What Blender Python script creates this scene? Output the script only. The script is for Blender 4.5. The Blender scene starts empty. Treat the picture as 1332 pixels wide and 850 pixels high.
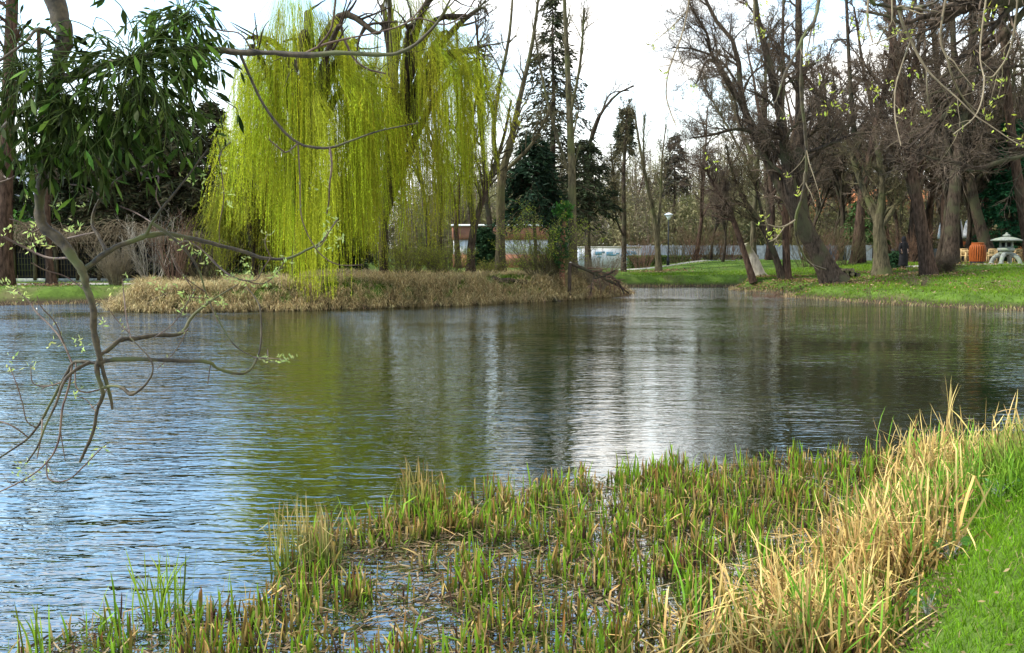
import bpy, math
import numpy as np
from math import radians as R_
C = bpy.context.scene.collection
S = bpy.context.scene
# ---------------------------------------------------------------- camera
HCAM = 2.2; F = 1200.0; PITCH = math.atan((425-322)/F)
cam = bpy.data.cameras.new('camera'); co = bpy.data.objects.new('camera', cam); C.objects.link(co)
cam.sensor_width = 36; cam.lens = 36*F/1332; cam.clip_start = .05; cam.clip_end = 3000
co.location = (0, 0, HCAM); co.rotation_euler = (math.pi/2-PITCH, 0, 0)
S.camera = co
# ---------------------------------------------------------------- sky, sun, exposure
SUN_EL, SUN_AZ = R_(44), R_(262)        # azimuth clockwise from +Y: high on the left
w = bpy.data.worlds.new('World'); S.world = w; w.use_nodes = True
nt = w.node_tree; nt.nodes.clear(); N = nt.nodes.new; L = nt.links.new
sky = N('ShaderNodeTexSky'); sky.sky_type = 'NISHITA'; sky.sun_disc = False
sky.sun_elevation = SUN_EL; sky.sun_rotation = SUN_AZ; sky.air_density = 1.3; sky.dust_density = .6; sky.ozone_density = 1.5
tc = N('ShaderNodeTexCoord'); mp = N('ShaderNodeMapping'); mp.inputs['Scale'].default_value = (1, 1, 2.4); mp.inputs['Location'].default_value = (3.1, 1.7, .4)
nz = N('ShaderNodeTexNoise'); nz.inputs['Scale'].default_value = 2.3; nz.inputs['Detail'].default_value = 6; nz.inputs['Roughness'].default_value = .55
cr = N('ShaderNodeValToRGB'); cr.color_ramp.elements[0].position = .47; cr.color_ramp.elements[1].position = .60
sep = N('ShaderNodeSeparateXYZ')
hz = N('ShaderNodeMapRange'); hz.inputs['From Min'].default_value = .28; hz.inputs['From Max'].default_value = .05
mx = N('ShaderNodeMath'); mx.operation = 'MAXIMUM'
mix = N('ShaderNodeMixRGB'); mix.inputs['Color2'].default_value = (17.2, 16.8, 16.0, 1)
bg = N('ShaderNodeBackground'); bg.inputs['Strength'].default_value = .085; out = N('ShaderNodeOutputWorld')
L(tc.outputs['Generated'], mp.inputs[0]); L(mp.outputs[0], nz.inputs['Vector']); 
L(tc.outputs['Generated'], sep.inputs[0]); L(sep.outputs['Z'], hz.inputs['Value'])
xb = N('ShaderNodeMath'); xb.operation = 'MULTIPLY_ADD'; xb.inputs[1].default_value = .20; L(sep.outputs['X'], xb.inputs[0]); L(nz.outputs['Fac'], xb.inputs[2])
L(xb.outputs[0], cr.inputs[0]); L(cr.outputs['Color'], mx.inputs[0]); L(hz.outputs[0], mx.inputs[1]); L(mx.outputs[0], mix.inputs['Fac'])
sg = N('ShaderNodeMixRGB'); sg.blend_type = 'MULTIPLY'; sg.inputs['Fac'].default_value = 1; sg.inputs['Color2'].default_value = (2.6, 3.2, 3.5, 1); L(sky.outputs[0], sg.inputs['Color1']); L(sg.outputs[0], mix.inputs['Color1']); L(mix.outputs[0], bg.inputs['Color']); L(bg.outputs[0], out.inputs[0])
sl = bpy.data.lights.new('sun', 'SUN'); sl.energy = 5; sl.angle = R_(2); sl.color = (1, .95, .86)
so = bpy.data.objects.new('sun', sl); C.objects.link(so)
so.rotation_euler = (math.pi/2-SUN_EL, 0, math.pi-SUN_AZ)
S.view_settings.view_transform = 'Standard'; S.view_settings.look = 'None'; S.view_settings.gamma = 1
S.view_settings.exposure = .54
S.cycles.max_bounces = 6; S.cycles.diffuse_bounces = 2; S.cycles.glossy_bounces = 3; S.cycles.transmission_bounces = 3
S.cycles.use_denoising = True
# ---------------------------------------------------------------- picture geometry helpers
cp, sp_ = math.cos(PITCH), math.sin(PITCH)
def ray(px, py):
    a = (px-666)/F; b = (425-py)/F
    return np.array([a, cp+b*sp_, -sp_+b*cp])
def at(px, py, Y):
    d = ray(px, py); return np.array([0, 0, HCAM]) + d*(Y/d[1])
def gp(px, py, z=0.0):
    d = ray(px, py); return np.array([0, 0, HCAM]) + d*((z-HCAM)/d[2])
def sm(x, a, b):
    t = np.clip((x-a)/(b-a), 0, 1); return t*t*(3-2*t)
# ---------------------------------------------------------------- terrain
SH = [(-3.2, -3), (-1.3, -.6), (0, 1.6), (.85, 3.35), (1.95, 5.2), (3.2, 7.3), (4.75, 9.4), (6.6, 11.3), (10, 14), (16, 17), (24, 22), (25, 28)]
SH += [tuple(gp(*p)[:2]) for p in [(1400, 409), (1332, 405), (1260, 402), (1200, 399), (1100, 393), (1020, 387), (1035, 384), (1000, 381), (950, 378), (962, 374), (900, 373.5), (822, 374)]]
SH += [tuple(gp(*p)[:2]) for p in [(795, 374), (818, 380), (822, 383), (800, 386), (750, 390), (700, 393), (600, 398), (500, 401), (400, 404), (300, 406), (215, 407), (150, 405), (138, 400), (165, 395), (140, 394), (80, 396), (0, 398), (-60, 400)]]
SH += [(-30, 33), (-42, 20), (-42, -8), (-12, -14)]
SH = np.array(SH)
def sdist(x, y):
    x = np.asarray(x, float); y = np.asarray(y, float)
    d = np.full(x.shape, 1e9); ins = np.zeros(x.shape, bool)
    n = len(SH)
    for i in range(n):
        a = SH[i]; b = SH[(i+1) % n]; ex, ey = b-a
        t = np.clip(((x-a[0])*ex+(y-a[1])*ey)/(ex*ex+ey*ey), 0, 1)
        d = np.minimum(d, np.hypot(x-a[0]-t*ex, y-a[1]-t*ey))
        c = ((a[1] > y) != (b[1] > y)) & (x < (ex*(y-a[1])/(ey if ey else 1e-9)+a[0]))
        ins ^= c
    return np.where(ins, -d, d)
def wob(x, y):
    return (np.sin(x*1.7+1.3)*np.cos(y*1.1)+np.sin(x*.53+y*.71)+.5*np.sin(x*3.1-y*2.3)+.5*np.cos(x*2.2+y*3.7))*.33
def hgt(x, y):
    x = np.asarray(x, float); y = np.asarray(y, float)
    s = sdist(x, y)+.12*wob(x*2.3, y*2.3)*(y > 12)
    near = (y < 16)
    wd = np.where(near, .9, np.where((x > 6) & (y < 47), 1.6, 1.1))
    top = np.where(near, .55, np.where((x > 6) & (y < 47), .5, .62))
    h = top*sm(s, 0, wd)
    h += .65*sm(s, 1.0, 14)*sm(x, 8, 14)*sm(y, 26, 34)
    pen = (y > 28) & (y < 46) & (x < 6.5); h += np.where(pen, .30*sm(s, .2, 2.2)*sm(x, -13, -7)*(1+.25*wob(x*.6, y*.6)), 0)
    h += .02*wob(x, y)*sm(s, .3, 2)
    h = np.where(s < 0, -.9*sm(-s, 0, 2.5)-.03, h)
    return h
def H(x, y): return float(hgt(np.array([x]), np.array([y]))[0])
# ---------------------------------------------------------------- mesh helpers
def rng(s): return np.random.default_rng(s)
def nrm(v): return v/np.maximum(np.linalg.norm(v, axis=-1, keepdims=True), 1e-9)
class MB:
    def __init__(s): s.V = []; s.Q = []; s.T = []; s.C = []; s.n = 0
    def add(s, V, Q=None, T=None, col=None):
        V = np.asarray(V, float).reshape(-1, 3)
        if Q is not None and len(Q): s.Q.append(np.asarray(Q).reshape(-1, 4)+s.n)
        if T is not None and len(T): s.T.append(np.asarray(T).reshape(-1, 3)+s.n)
        if col is None: col = (.5, .5, .5)
        col = np.asarray(col, float)
        if col.ndim == 1: col = np.tile(col, (len(V), 1))
        s.C.append(col); s.V.append(V); s.n += len(V); return s
    def box(s, c, d, rz=0, col=None, taper=1.0):
        x, y, z = np.array(d)/2.
        v = np.array([(-x, -y, -z), (x, -y, -z), (x, y, -z), (-x, y, -z), (-x*taper, -y*taper, z), (x*taper, -y*taper, z), (x*taper, y*taper, z), (-x*taper, y*taper, z)])
        cz, sz = math.cos(rz), math.sin(rz)
        v = np.stack([v[:, 0]*cz-v[:, 1]*sz, v[:, 0]*sz+v[:, 1]*cz, v[:, 2]], 1)+np.array(c)
        return s.add(v, [(0, 3, 2, 1), (4, 5, 6, 7), (0, 1, 5, 4), (1, 2, 6, 5), (2, 3, 7, 6), (3, 0, 4, 7)], None, col)
    def lathe(s, prof, c=(0, 0, 0), n=20, sx=1, sy=1, col=None, rz=0):
        prof = np.array(prof, float); k = len(prof)
        a = np.arange(n)*2*np.pi/n+rz
        v = np.stack([np.outer(prof[:, 0], np.cos(a))*sx, np.outer(prof[:, 0], np.sin(a))*sy, np.repeat(prof[:, 1][:, None], n, 1)], 2).reshape(-1, 3)+np.array(c)
        i = np.arange(k-1)[:, None]*n; j = np.arange(n)[None]; j2 = (j+1) % n
        return s.add(v, np.stack([i+j, i+j2, i+n+j2, i+n+j], 2).reshape(-1, 4), None, col)
    def build(s, name, mat, parent=None, smooth=False):
        me = bpy.data.meshes.new(name)
        V = np.concatenate(s.V); Q = np.concatenate(s.Q) if s.Q else np.zeros((0, 4), int); T = np.concatenate(s.T) if s.T else np.zeros((0, 3), int)
        me.vertices.add(len(V)); me.vertices.foreach_set('co', V.astype(np.float32).ravel())
        nl = len(Q)*4+len(T)*3; me.loops.add(nl)
        me.loops.foreach_set('vertex_index', np.concatenate([Q.ravel(), T.ravel()]).astype(np.int32))
        me.polygons.add(len(Q)+len(T))
        me.polygons.foreach_set('loop_start', np.concatenate([np.arange(len(Q))*4, len(Q)*4+np.arange(len(T))*3]).astype(np.int32))
        me.polygons.foreach_set('loop_total', np.concatenate([np.full(len(Q), 4), np.full(len(T), 3)]).astype(np.int32))
        at_ = me.color_attributes.new('Col', 'FLOAT_COLOR', 'POINT')
        cc = np.ones((len(V), 4), np.float32); cc[:, :3] = np.concatenate(s.C); at_.data.foreach_set('color', cc.ravel())
        if smooth: me.polygons.foreach_set('use_smooth', np.ones(len(Q)+len(T), bool))
        me.materials.append(mat); me.update(calc_edges=True)
        o = bpy.data.objects.new(name, me); C.objects.link(o)
        if parent: o.parent = parent
        return o
def tag(o, label=None, cat=None, group=None, kind=None):
    for k, v in (('label', label), ('category', cat), ('group', group), ('kind', kind)):
        if v: o[k] = v
    return o
def thing(name, label, cat, loc=(0, 0, 0), rz=0, group=None, sc=1):
    o = bpy.data.objects.new(name, None); C.objects.link(o); o.location = loc; o.rotation_euler = (0, 0, rz); o.scale = (sc,)*3
    o.empty_display_size = .2
    return tag(o, label, cat, group)
def dup(root, loc, rz=0, label=None, group=None, sc=1):
    r = root.copy(); C.objects.link(r); r.location = loc; r.rotation_euler = (0, 0, rz); r.scale = (sc,)*3 if not isinstance(sc, tuple) else sc
    if label: r['label'] = label
    if group: r['group'] = group
    for ch in list(root.children):
        c = ch.copy(); C.objects.link(c); c.parent = r
        for g in ch.children:
            d = g.copy(); C.objects.link(d); d.parent = c
    return r
def add_tubes(mb, P, Rr, sides=6, col=None):
    P = np.asarray(P, float); Rr = np.asarray(Rr, float)
    if P.ndim == 2: P = P[None]; Rr = Rr[None]
    K, n, _ = P.shape
    T = nrm(np.gradient(P, axis=1))
    ref = np.where(np.abs(T[:, :1, 2:3]) > .8, np.array([1., .13, 0]), np.array([.05, .1, 1.]))*np.ones((K, 1, 3))
    ref = np.repeat(ref, n, 1)
    u = nrm(np.cross(T, ref)); v = np.cross(T, u)
    a = np.arange(sides)*2*np.pi/sides
    V = P[:, :, None]+Rr[:, :, None, None]*(u[:, :, None]*np.cos(a)[:, None]+v[:, :, None]*np.sin(a)[:, None])
    k = np.arange(K)[:, None, None]*(n*sides); i = np.arange(n-1)[None, :, None]*sides; j = np.arange(sides)[None, None]
    j2 = (j+1) % sides
    Q = np.stack([k+i+j, k+i+j2, k+i+sides+j2, k+i+sides+j], 3).reshape(-1, 4)
    if col is not None:
        col = np.asarray(col, float)
        if col.ndim == 2: col = np.repeat(col, n*sides, 0)
    mb.add(V.reshape(-1, 3), Q, None, col)
def crom(pts, m):
    """Catmull-Rom through pts (n,k) -> m samples"""
    p = np.asarray(pts, float); n = len(p)
    q = np.vstack([2*p[0]-p[1], p, 2*p[-1]-p[-2]])
    t = np.linspace(0, n-1-1e-6, m); i = t.astype(int); f = (t-i)[:, None]
    a, b, c, d = q[i], q[i+1], q[i+2], q[i+3]
    return .5*(2*b+(c-a)*f+(2*a-5*b+4*c-d)*f**2+(3*b-a-3*c+d)*f**3)
def grow(g, P, Rr, nch, t0=.3, t1=1., lf=.5, ang=45, up=.05, wig=.18, n=5, rf=.55, rmin=.004, Lref=None, lmin=.3):
    K, m, _ = P.shape
    idx = np.repeat(np.arange(K), nch); M = len(idx)
    t = t0+(t1-t0)*g.random(M)
    f = t*(m-1); i = np.minimum(f.astype(int), m-2); fr = (f-i)[:, None]
    pos = P[idx, i]*(1-fr)+P[idx, i+1]*fr
    rad = Rr[idx, i]*(1-fr[:, 0])+Rr[idx, i+1]*fr[:, 0]
    T = nrm(P[idx, i+1]-P[idx, i])
    Lp = np.linalg.norm(np.diff(P, axis=1), axis=2).sum(1)[idx] if Lref is None else np.full(M, Lref)
    ln = np.maximum(Lp*lf*(1.15-.6*t)*g.uniform(.55, 1.25, M), lmin*.5)
    r1 = nrm(g.normal(size=(M, 3))); side = nrm(np.cross(T, r1))
    an = np.radians(ang*g.uniform(.6, 1.3, M))[:, None]
    d = nrm(T*np.cos(an)+side*np.sin(an)+np.array([0, 0, up]))
    r0 = np.clip(rad*rf, rmin, None)*g.uniform(.7, 1.1, M)
    out = np.zeros((M, n, 3)); out[:, 0] = pos; dd = d
    for k in range(1, n):
        dd = nrm(dd+g.normal(size=(M, 3))*wig+np.array([0, 0, up]))
        out[:, k] = out[:, k-1]+dd*(ln/(n-1))[:, None]
    rr = r0[:, None]*np.linspace(1, .25, n)[None]
    return out, np.maximum(rr, rmin*.6)
def add_leaves(mb, p, d, ln, wd, col, g, fold=0):
    """diamond leaves: base p, direction d"""
    d = nrm(d); M = len(p); ln = np.broadcast_to(ln, (M,))[:, None]; wd = np.broadcast_to(wd, (M,))[:, None]
    s = nrm(np.cross(d, g.normal(size=(M, 3))))
    V = np.stack([p, p+d*ln*.45+s*wd*.5, p+d*ln, p+d*ln*.45-s*wd*.5], 1)
    Q = np.arange(M)[:, None]*4+np.arange(4)
    mb.add(V.reshape(-1, 3), Q, None, np.repeat(np.broadcast_to(col, (M, 3)), 4, 0))
def vary(g, base, M, dv=.25, dh=.08):
    c = np.tile(np.asarray(base, float), (M, 1))*(1+g.uniform(-dv, dv, (M, 1)))
    return np.clip(c*(1+g.uniform(-dh, dh, (M, 3))), .002, .95)
def blades(mb, g, B, h, w, lean, curve, az, c0, c1, seg=4, kink=None, kat=None, tw=None):
    """grass or reed blades as strips; kink = extra bend (rad) past fraction kat"""
    M = len(B); s = np.linspace(0, 1, seg+1)
    phi = lean[:, None]+curve[:, None]*s[None]**2
    if kink is not None: phi = phi+kink[:, None]*(s[None] > kat[:, None])
    ds = (h/seg)[:, None]
    r = np.concatenate([np.zeros((M, 1)), np.cumsum(np.sin(phi[:, 1:])*ds, 1)], 1)
    z = np.concatenate([np.zeros((M, 1)), np.cumsum(np.cos(phi[:, 1:])*ds, 1)], 1)
    P = np.stack([B[:, 0, None]+np.cos(az)[:, None]*r, B[:, 1, None]+np.sin(az)[:, None]*r, B[:, 2, None]+z], 2)
    fa = (az+np.pi/2 if tw is None else tw)[:, None]
    prof = np.array([.8]+[1.]*(seg-1)+[.08]) if seg < 4 else np.concatenate([[.75], np.linspace(1, .75, seg-1), [.06]])
    hw = (w/2)[:, None]*prof[None]
    off = np.stack([np.cos(fa)*hw, np.sin(fa)*hw, 0*hw], 2)
    V = np.stack([P-off, P+off], 2)
    k = np.arange(M)[:, None]*(2*(seg+1)); i = np.arange(seg)[None]*2
    Q = np.stack([k+i, k+i+1, k+i+3, k+i+2], 2).reshape(-1, 4)
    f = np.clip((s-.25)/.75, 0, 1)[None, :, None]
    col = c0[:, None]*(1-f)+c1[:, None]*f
    mb.add(V.reshape(-1, 3), Q, None, np.repeat(col, 2, 1).reshape(-1, 3))
# ---------------------------------------------------------------- materials
def M_(name):
    m = bpy.data.materials.new(name); m.use_nodes = True; t = m.node_tree
    return m, t, t.nodes['Principled BSDF'], t.nodes['Material Output']
def leaf_mat(name, trans=.35, rough=.6, gain=1.0, nscale=0, spec=.10):
    m, t, b, o = M_(name)
    a = t.nodes.new('ShaderNodeAttribute'); a.attribute_name = 'Col'
    src = a.outputs['Color']
    b.inputs['Roughness'].default_value = rough; b.inputs['Specular IOR Level'].default_value = spec
    t.links.new(src, b.inputs['Base Color'])
    if trans:
        tr = t.nodes.new('ShaderNodeBsdfTranslucent'); t.links.new(src, tr.inputs['Color'])
        mi = t.nodes.new('ShaderNodeMixShader'); mi.inputs[0].default_value = trans
        t.links.new(b.outputs[0], mi.inputs[1]); t.links.new(tr.outputs[0], mi.inputs[2]); t.links.new(mi.outputs[0], o.inputs['Surface'])
    return m
def noise_mat(name, c1, c2, scale=5, rough=.85, bump=.3, stretch=(1, 1, 1), c3=None, s3=1.0, lo=.35, hi=.65, spec=.1, bd=.02, t3=(.5, .62)):
    m, t, b, o = M_(name); n = t.nodes.new; l = t.links.new
    tc = n('ShaderNodeTexCoord'); mp = n('ShaderNodeMapping'); mp.inputs['Scale'].default_value = stretch
    nz = n('ShaderNodeTexNoise'); nz.inputs['Scale'].default_value = scale; nz.inputs['Detail'].default_value = 6; nz.inputs['Roughness'].default_value = .65
    cr = n('ShaderNodeValToRGB'); cr.color_ramp.elements[0].position = lo; cr.color_ramp.elements[1].position = hi
    cr.color_ramp.elements[0].color = (*c1, 1); cr.color_ramp.elements[1].color = (*c2, 1)
    l(tc.outputs['Object'], mp.inputs[0]); l(mp.outputs[0], nz.inputs['Vector']); l(nz.outputs['Fac'], cr.inputs[0])
    last = cr.outputs['Color']
    if c3 is not None:
        n2 = n('ShaderNodeTexNoise'); n2.inputs['Scale'].default_value = s3; n2.inputs['Detail'].default_value = 4
        l(tc.outputs['Object'], n2.inputs['Vector'])
        r2 = n('ShaderNodeValToRGB'); r2.color_ramp.elements[0].position = t3[0]; r2.color_ramp.elements[1].position = t3[1]
        l(n2.outputs['Fac'], r2.inputs[0])
        mi = n('ShaderNodeMixRGB'); mi.inputs['Color2'].default_value = (*c3, 1)
        l(r2.outputs['Color'], mi.inputs['Fac']); l(last, mi.inputs['Color1']); last = mi.outputs['Color']
    l(last, b.inputs['Base Color']); b.inputs['Roughness'].default_value = rough; b.inputs['Specular IOR Level'].default_value = spec
    if bump:
        bp = n('ShaderNodeBump'); bp.inputs['Strength'].default_value = bump; bp.inputs['Distance'].default_value = bd
        l(nz.outputs['Fac'], bp.inputs['Height']); l(bp.outputs[0], b.inputs['Normal'])
    return m
m_leaf = leaf_mat('foliage'); m_willow = leaf_mat('willow_foliage', .45, .5); m_mist = leaf_mat('mistletoe_foliage', .22, .6, spec=.06)
m_needle = leaf_mat('needle_foliage', .15, .9, spec=.08); m_reed = leaf_mat('reed_blades', .3, .5); m_straw = leaf_mat('dry_straw', .25, .6)
m_lawn = leaf_mat('grass_blades', .4, .5)
m_bark = noise_mat('bark', (.014, .010, .007), (.080, .058, .040), 14, .95, 1, (1, 1, .22), c3=(.055, .052, .028), s3=1.1, bd=.05)
m_barkr = noise_mat('reddish_bark', (.020, .012, .008), (.100, .062, .042), 12, .95, 1, (1, 1, .22), c3=(.07, .062, .035), s3=.5, bd=.05, t3=(.55, .7))
m_barkg = noise_mat('mossy_bark', (.030, .026, .014), (.13, .108, .062), 12, .95, 1, (1, 1, .22), c3=(.085, .09, .035), s3=.6, bd=.05)
m_barkp = noise_mat('pale_bark', (.22, .19, .15), (.42, .37, .29), 7, .9, .6, (1, 1, .3), c3=(.12, .12, .05), s3=1, bd=.03)
m_barko = noise_mat('orange_bark', (.10, .045, .03), (.27, .13, .075), 8, .9, .7, (1, 1, .3), c3=(.07, .05, .03), s3=1.2, bd=.03)
m_twig = noise_mat('twigs', (.055, .040, .029), (.155, .115, .08), 3, .9, 0)
m_twigo = noise_mat('olive_twigs', (.06, .05, .026), (.15, .128, .065), 3, .9, 0)
m_fbark = noise_mat('branch_bark', (.016, .011, .006), (.075, .055, .025), 30, .7, .5, (1, 1, 1), c3=(.075, .08, .022), s3=5, bd=.004, spec=.4)
m_ftwig = noise_mat('young_twig_bark', (.055, .026, .02), (.15, .10, .06), 14, .6, .2, bd=.002, spec=.4)
# ---------------------------------------------------------------- ground
def axis(segs):
    out = [segs[0][0]]
    for a, b, st in segs: out += list(np.linspace(a, b, max(1, int(round((b-a)/st)))+1)[1:])
    return np.array(out)
xs = axis([(-900, -200, 100), (-200, -60, 14), (-60, -26, 1.5), (-26, -3, .45), (-3, 7, .2), (7, 27, .45), (27, 60, 1.5), (60, 200, 14), (200, 900, 100)])
ys = axis([(-60, -6, 3), (-6, 1, .5), (1, 12, .2), (12, 28, .8), (28, 54, .4), (54, 80, 1.5), (80, 220, 14), (220, 1500, 120)])
X, Y = np.meshgrid(xs, ys, indexing='ij'); Z = hgt(X.ravel(), Y.ravel())
nx, ny = len(xs), len(ys)
i, j = np.meshgrid(np.arange(nx-1), np.arange(ny-1), indexing='ij')
Q = np.stack([i*ny+j, (i+1)*ny+j, (i+1)*ny+j+1, i*ny+j+1], 2).reshape(-1, 4)
m_ground = noise_mat('lawn_ground', (.045, .075, .012), (.10, .16, .025), 1.6, 1, .8, c3=(.12, .095, .05), s3=.35, bd=.08, t3=(.56, .72))
# banks below the turf are bare earth
t = m_ground.node_tree; b = t.nodes['Principled BSDF']; src = b.inputs['Base Color'].links[0].from_socket
geo = t.nodes.new('ShaderNodeNewGeometry'); sx = t.nodes.new('ShaderNodeSeparateXYZ'); mr = t.nodes.new('ShaderNodeMapRange')
mr.inputs['From Min'].default_value = .10; mr.inputs['From Max'].default_value = .30
mi = t.nodes.new('ShaderNodeMixRGB'); mi.inputs['Color1'].default_value = (.045, .032, .02, 1)
t.links.new(geo.outputs['Position'], sx.inputs[0]); t.links.new(sx.outputs['Z'], mr.inputs['Value']); t.links.new(mr.outputs[0], mi.inputs['Fac']); t.links.new(src, mi.inputs['Color2']); t.links.new(mi.outputs[0], b.inputs['Base Color'])
tag(MB().add(np.stack([X.ravel(), Y.ravel(), Z], 1), Q).build('ground', m_ground, smooth=True), kind='structure')
# ---------------------------------------------------------------- water
m_water, t, b, o = M_('pond_water'); n = t.nodes.new; l = t.links.new
b.inputs['Base Color'].default_value = (.010, .017, .005, 1); b.inputs['Roughness'].default_value = .03; b.inputs['IOR'].default_value = 1.6; b.inputs['Specular IOR Level'].default_value = 1.0
tc = n('ShaderNodeTexCoord')
def wave(sc, rot, detail, rough, dist=0.0):
    mp = n('ShaderNodeMapping'); mp.inputs['Scale'].default_value = sc; mp.inputs['Rotation'].default_value = (0, 0, R_(rot))
    z = n('ShaderNodeTexNoise'); z.inputs['Scale'].default_value = 1; z.inputs['Detail'].default_value = detail; z.inputs['Roughness'].default_value = rough; z.inputs['Distortion'].default_value = dist
    l(tc.outputs['Object'], mp.inputs[0]); l(mp.outputs[0], z.inputs['Vector']); return z.outputs['Fac']
def mul(a, k):
    q = n('ShaderNodeMath'); q.operation = 'MULTIPLY'; l(a, q.inputs[0])
    if isinstance(k, (int, float)): q.inputs[1].default_value = k
    else: l(k, q.inputs[1])
    return q.outputs[0]
def addn(a, c):
    q = n('ShaderNodeMath'); q.operation = 'ADD'; l(a, q.inputs[0]); l(c, q.inputs[1]); return q.outputs[0]
w1 = mul(wave((4.2, 13, 1), 8, 2, .55, .5), .0135)
w2 = mul(wave((1.4, 4.4, 1), -12, 2, .5, .4), .026)
w3 = mul(wave((.34, 1.1, 1), 14, 1, .5), .022)
gust = n('ShaderNodeMapRange'); gust.inputs['From Min'].default_value = .35; gust.inputs['From Max'].default_value = .65; gust.inputs['To Min'].default_value = .3; gust.inputs['To Max'].default_value = 1.15
l(wave((.10, .22, 1), 20, 2, .5), gust.inputs['Value'])
sw = n('ShaderNodeSeparateXYZ'); l(tc.outputs['Object'], sw.inputs[0]); ly = mul(sw.outputs['Y'], .27); lane = n('ShaderNodeMapRange'); l(addn(sw.outputs['X'], ly), lane.inputs['Value'])
lane.inputs['From Min'].default_value = -2.5; lane.inputs['From Max'].default_value = 1.5; lane.inputs['To Min'].default_value = 1.9; lane.inputs['To Max'].default_value = .62
far = n('ShaderNodeMapRange'); l(sw.outputs['Y'], far.inputs['Value']); far.inputs['From Min'].default_value = 18; far.inputs['From Max'].default_value = 44; far.inputs['To Min'].default_value = 1; far.inputs['To Max'].default_value = 3.6
hh = mul(mul(mul(addn(addn(w1, w2), w3), gust.outputs[0]), lane.outputs[0]), far.outputs[0])
bp = n('ShaderNodeBump'); bp.inputs['Strength'].default_value = 1; bp.inputs['Distance'].default_value = 1
l(hh, bp.inputs['Height']); l(bp.outputs[0], b.inputs['Normal'])
gs = n('ShaderNodeBsdfGlossy'); gs.inputs['Roughness'].default_value = .03; l(bp.outputs[0], gs.inputs['Normal']); ms = n('ShaderNodeMixShader'); ms.inputs[0].default_value = .30
l(b.outputs[0], ms.inputs[1]); l(gs.outputs[0], ms.inputs[2]); l(ms.outputs[0], o.inputs['Surface'])
wx0, wx1, wy0, wy1 = -50, 30, -16, 52
tag(MB().add([(wx0, wy0, 0), (wx1, wy0, 0), (wx1, wy1, 0), (wx0, wy1, 0)], [(0, 1, 2, 3)]).build('pond_water', m_water), kind='structure')
# ---------------------------------------------------------------- paths
m_path = noise_mat('path_gravel', (.25, .23, .20), (.38, .36, .32), 12, .95, .3)
def strip(name, pts, wd, mat, dz=.03):
    p = crom(pts, 60); T = nrm(np.gradient(p, axis=0)); nn = np.stack([-T[:, 1], T[:, 0]], 1)
    a = p+nn*wd/2; c = p-nn*wd/2
    za = hgt(a[:, 0], a[:, 1]); zc = hgt(c[:, 0], c[:, 1]); z = np.maximum(np.maximum(za, zc), hgt(p[:, 0], p[:, 1]))+dz
    top = np.concatenate([np.c_[a, z], np.c_[c, z]]); bot = top.copy(); bot[:, 2] -= .4
    V = np.concatenate([top, bot]); k = 60; i = np.arange(k-1)
    Q = np.concatenate([np.stack([i+k, i+k+1, i+1, i], 1), np.stack([i, i+1, i+1+2*k, i+2*k], 1), np.stack([i+k+1, i+k, i+3*k, i+3*k+1], 1)])
    return tag(MB().add(V, Q).build(name, mat), kind='structure')
strip('path', [(-60, 38.5), (-30, 39.2), (-19, 39.6), (-14, 40.5), (-9, 44), (-3, 52)], 1.1, m_path)
strip('path', [(7.5, 66), (10, 64.5), (13, 64.5), (16, 66)], 1.0, m_path)
strip('path', [(21.5, 51.8), (24.5, 50.3), (30, 49.0), (38, 48)], 1.6, m_path, .05)
# ---------------------------------------------------------------- leafless trees
def px_path(pts, Y, m=14, dy=0.0, base=True):
    """pts (px, py, width px) standing at distance Y; returns points, radii"""
    p = np.array([[*at(a, b, Y+dy*k/max(len(pts)-1, 1)), c*Y/F/2*(.82 if c < 30 else .95)] for k, (a, b, c) in enumerate(pts)])
    if base: p[0, 2] = min(p[0, 2], H(p[0, 0], p[0, 1])-.05) if p[0, 2] < 3 else p[0, 2]
    q = crom(p, m); return q[:, :3], np.maximum(q[:, 3], .008)
def build_tree(name, label, cat, stems, seed, bark=None, twig=None, lv=(16, 7, 6), lf=(.42, .5, .55), ang=(50, 45, 45), t0=.3, up=.06, buds=0, budc=(.10, .07, .06), group=None, lref=None, rmin=(.02, .008, .0045), budsz=.05):
    """stems: list of (P, R) with the first one the trunk that stands on the ground"""
    g = rng(seed); bark = bark or m_bark; twig = twig or m_twig
    base = stems[0][0][0].copy(); root = thing(name, label, cat, tuple(base), 0, group)
    tb = MB(); cb = MB()
    for k, (P, Rr) in enumerate(stems):
        if k == 0:
            Rr = Rr.copy(); Rr[0] *= 1.35; Rr[1] *= 1.08
        add_tubes(tb, P-base, Rr, 10)
    A = np.stack([crom(np.c_[P, Rr], 14) for P, Rr in stems]); P0, R0 = A[:, :, :3], A[:, :, 3]
    if len(stems) > 4: P0, R0 = P0[1:], R0[1:]
    a, ar = grow(g, P0, R0, lv[0], t0, 1, lf[0], ang[0], up, .16, 8, .5, rmin[0], Lref=lref)
    add_tubes(tb, a-base, ar, 5)
    c, cr_ = grow(g, a, ar, lv[1], .15, 1, lf[1], ang[1], up*.6, .2, 6, .6, rmin[1], lmin=.5)
    add_tubes(cb, c-base, cr_, 3)
    if lv[2]:
        d, dr = grow(g, c, cr_, lv[2], .1, 1, lf[2], ang[2], up*.4, .22, 5, .65, rmin[2], lmin=.35)
        add_tubes(cb, d-base, dr, 3)
        if buds:
            M = len(d); idx = np.repeat(np.arange(M), buds); t = g.integers(1, 5, len(idx))
            p = d[idx, t]-base+g.normal(size=(len(idx), 3))*.03
            add_leaves(cb, p, g.normal(size=(len(idx), 3))+[0, 0, -.5], budsz*g.uniform(.6, 1.4, len(idx)), budsz*.6, vary(g, budc, len(idx)), g)
    tb.build('trunk', bark, root, True)
    cb.build('crown', twig, root, False)
    return root
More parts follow.
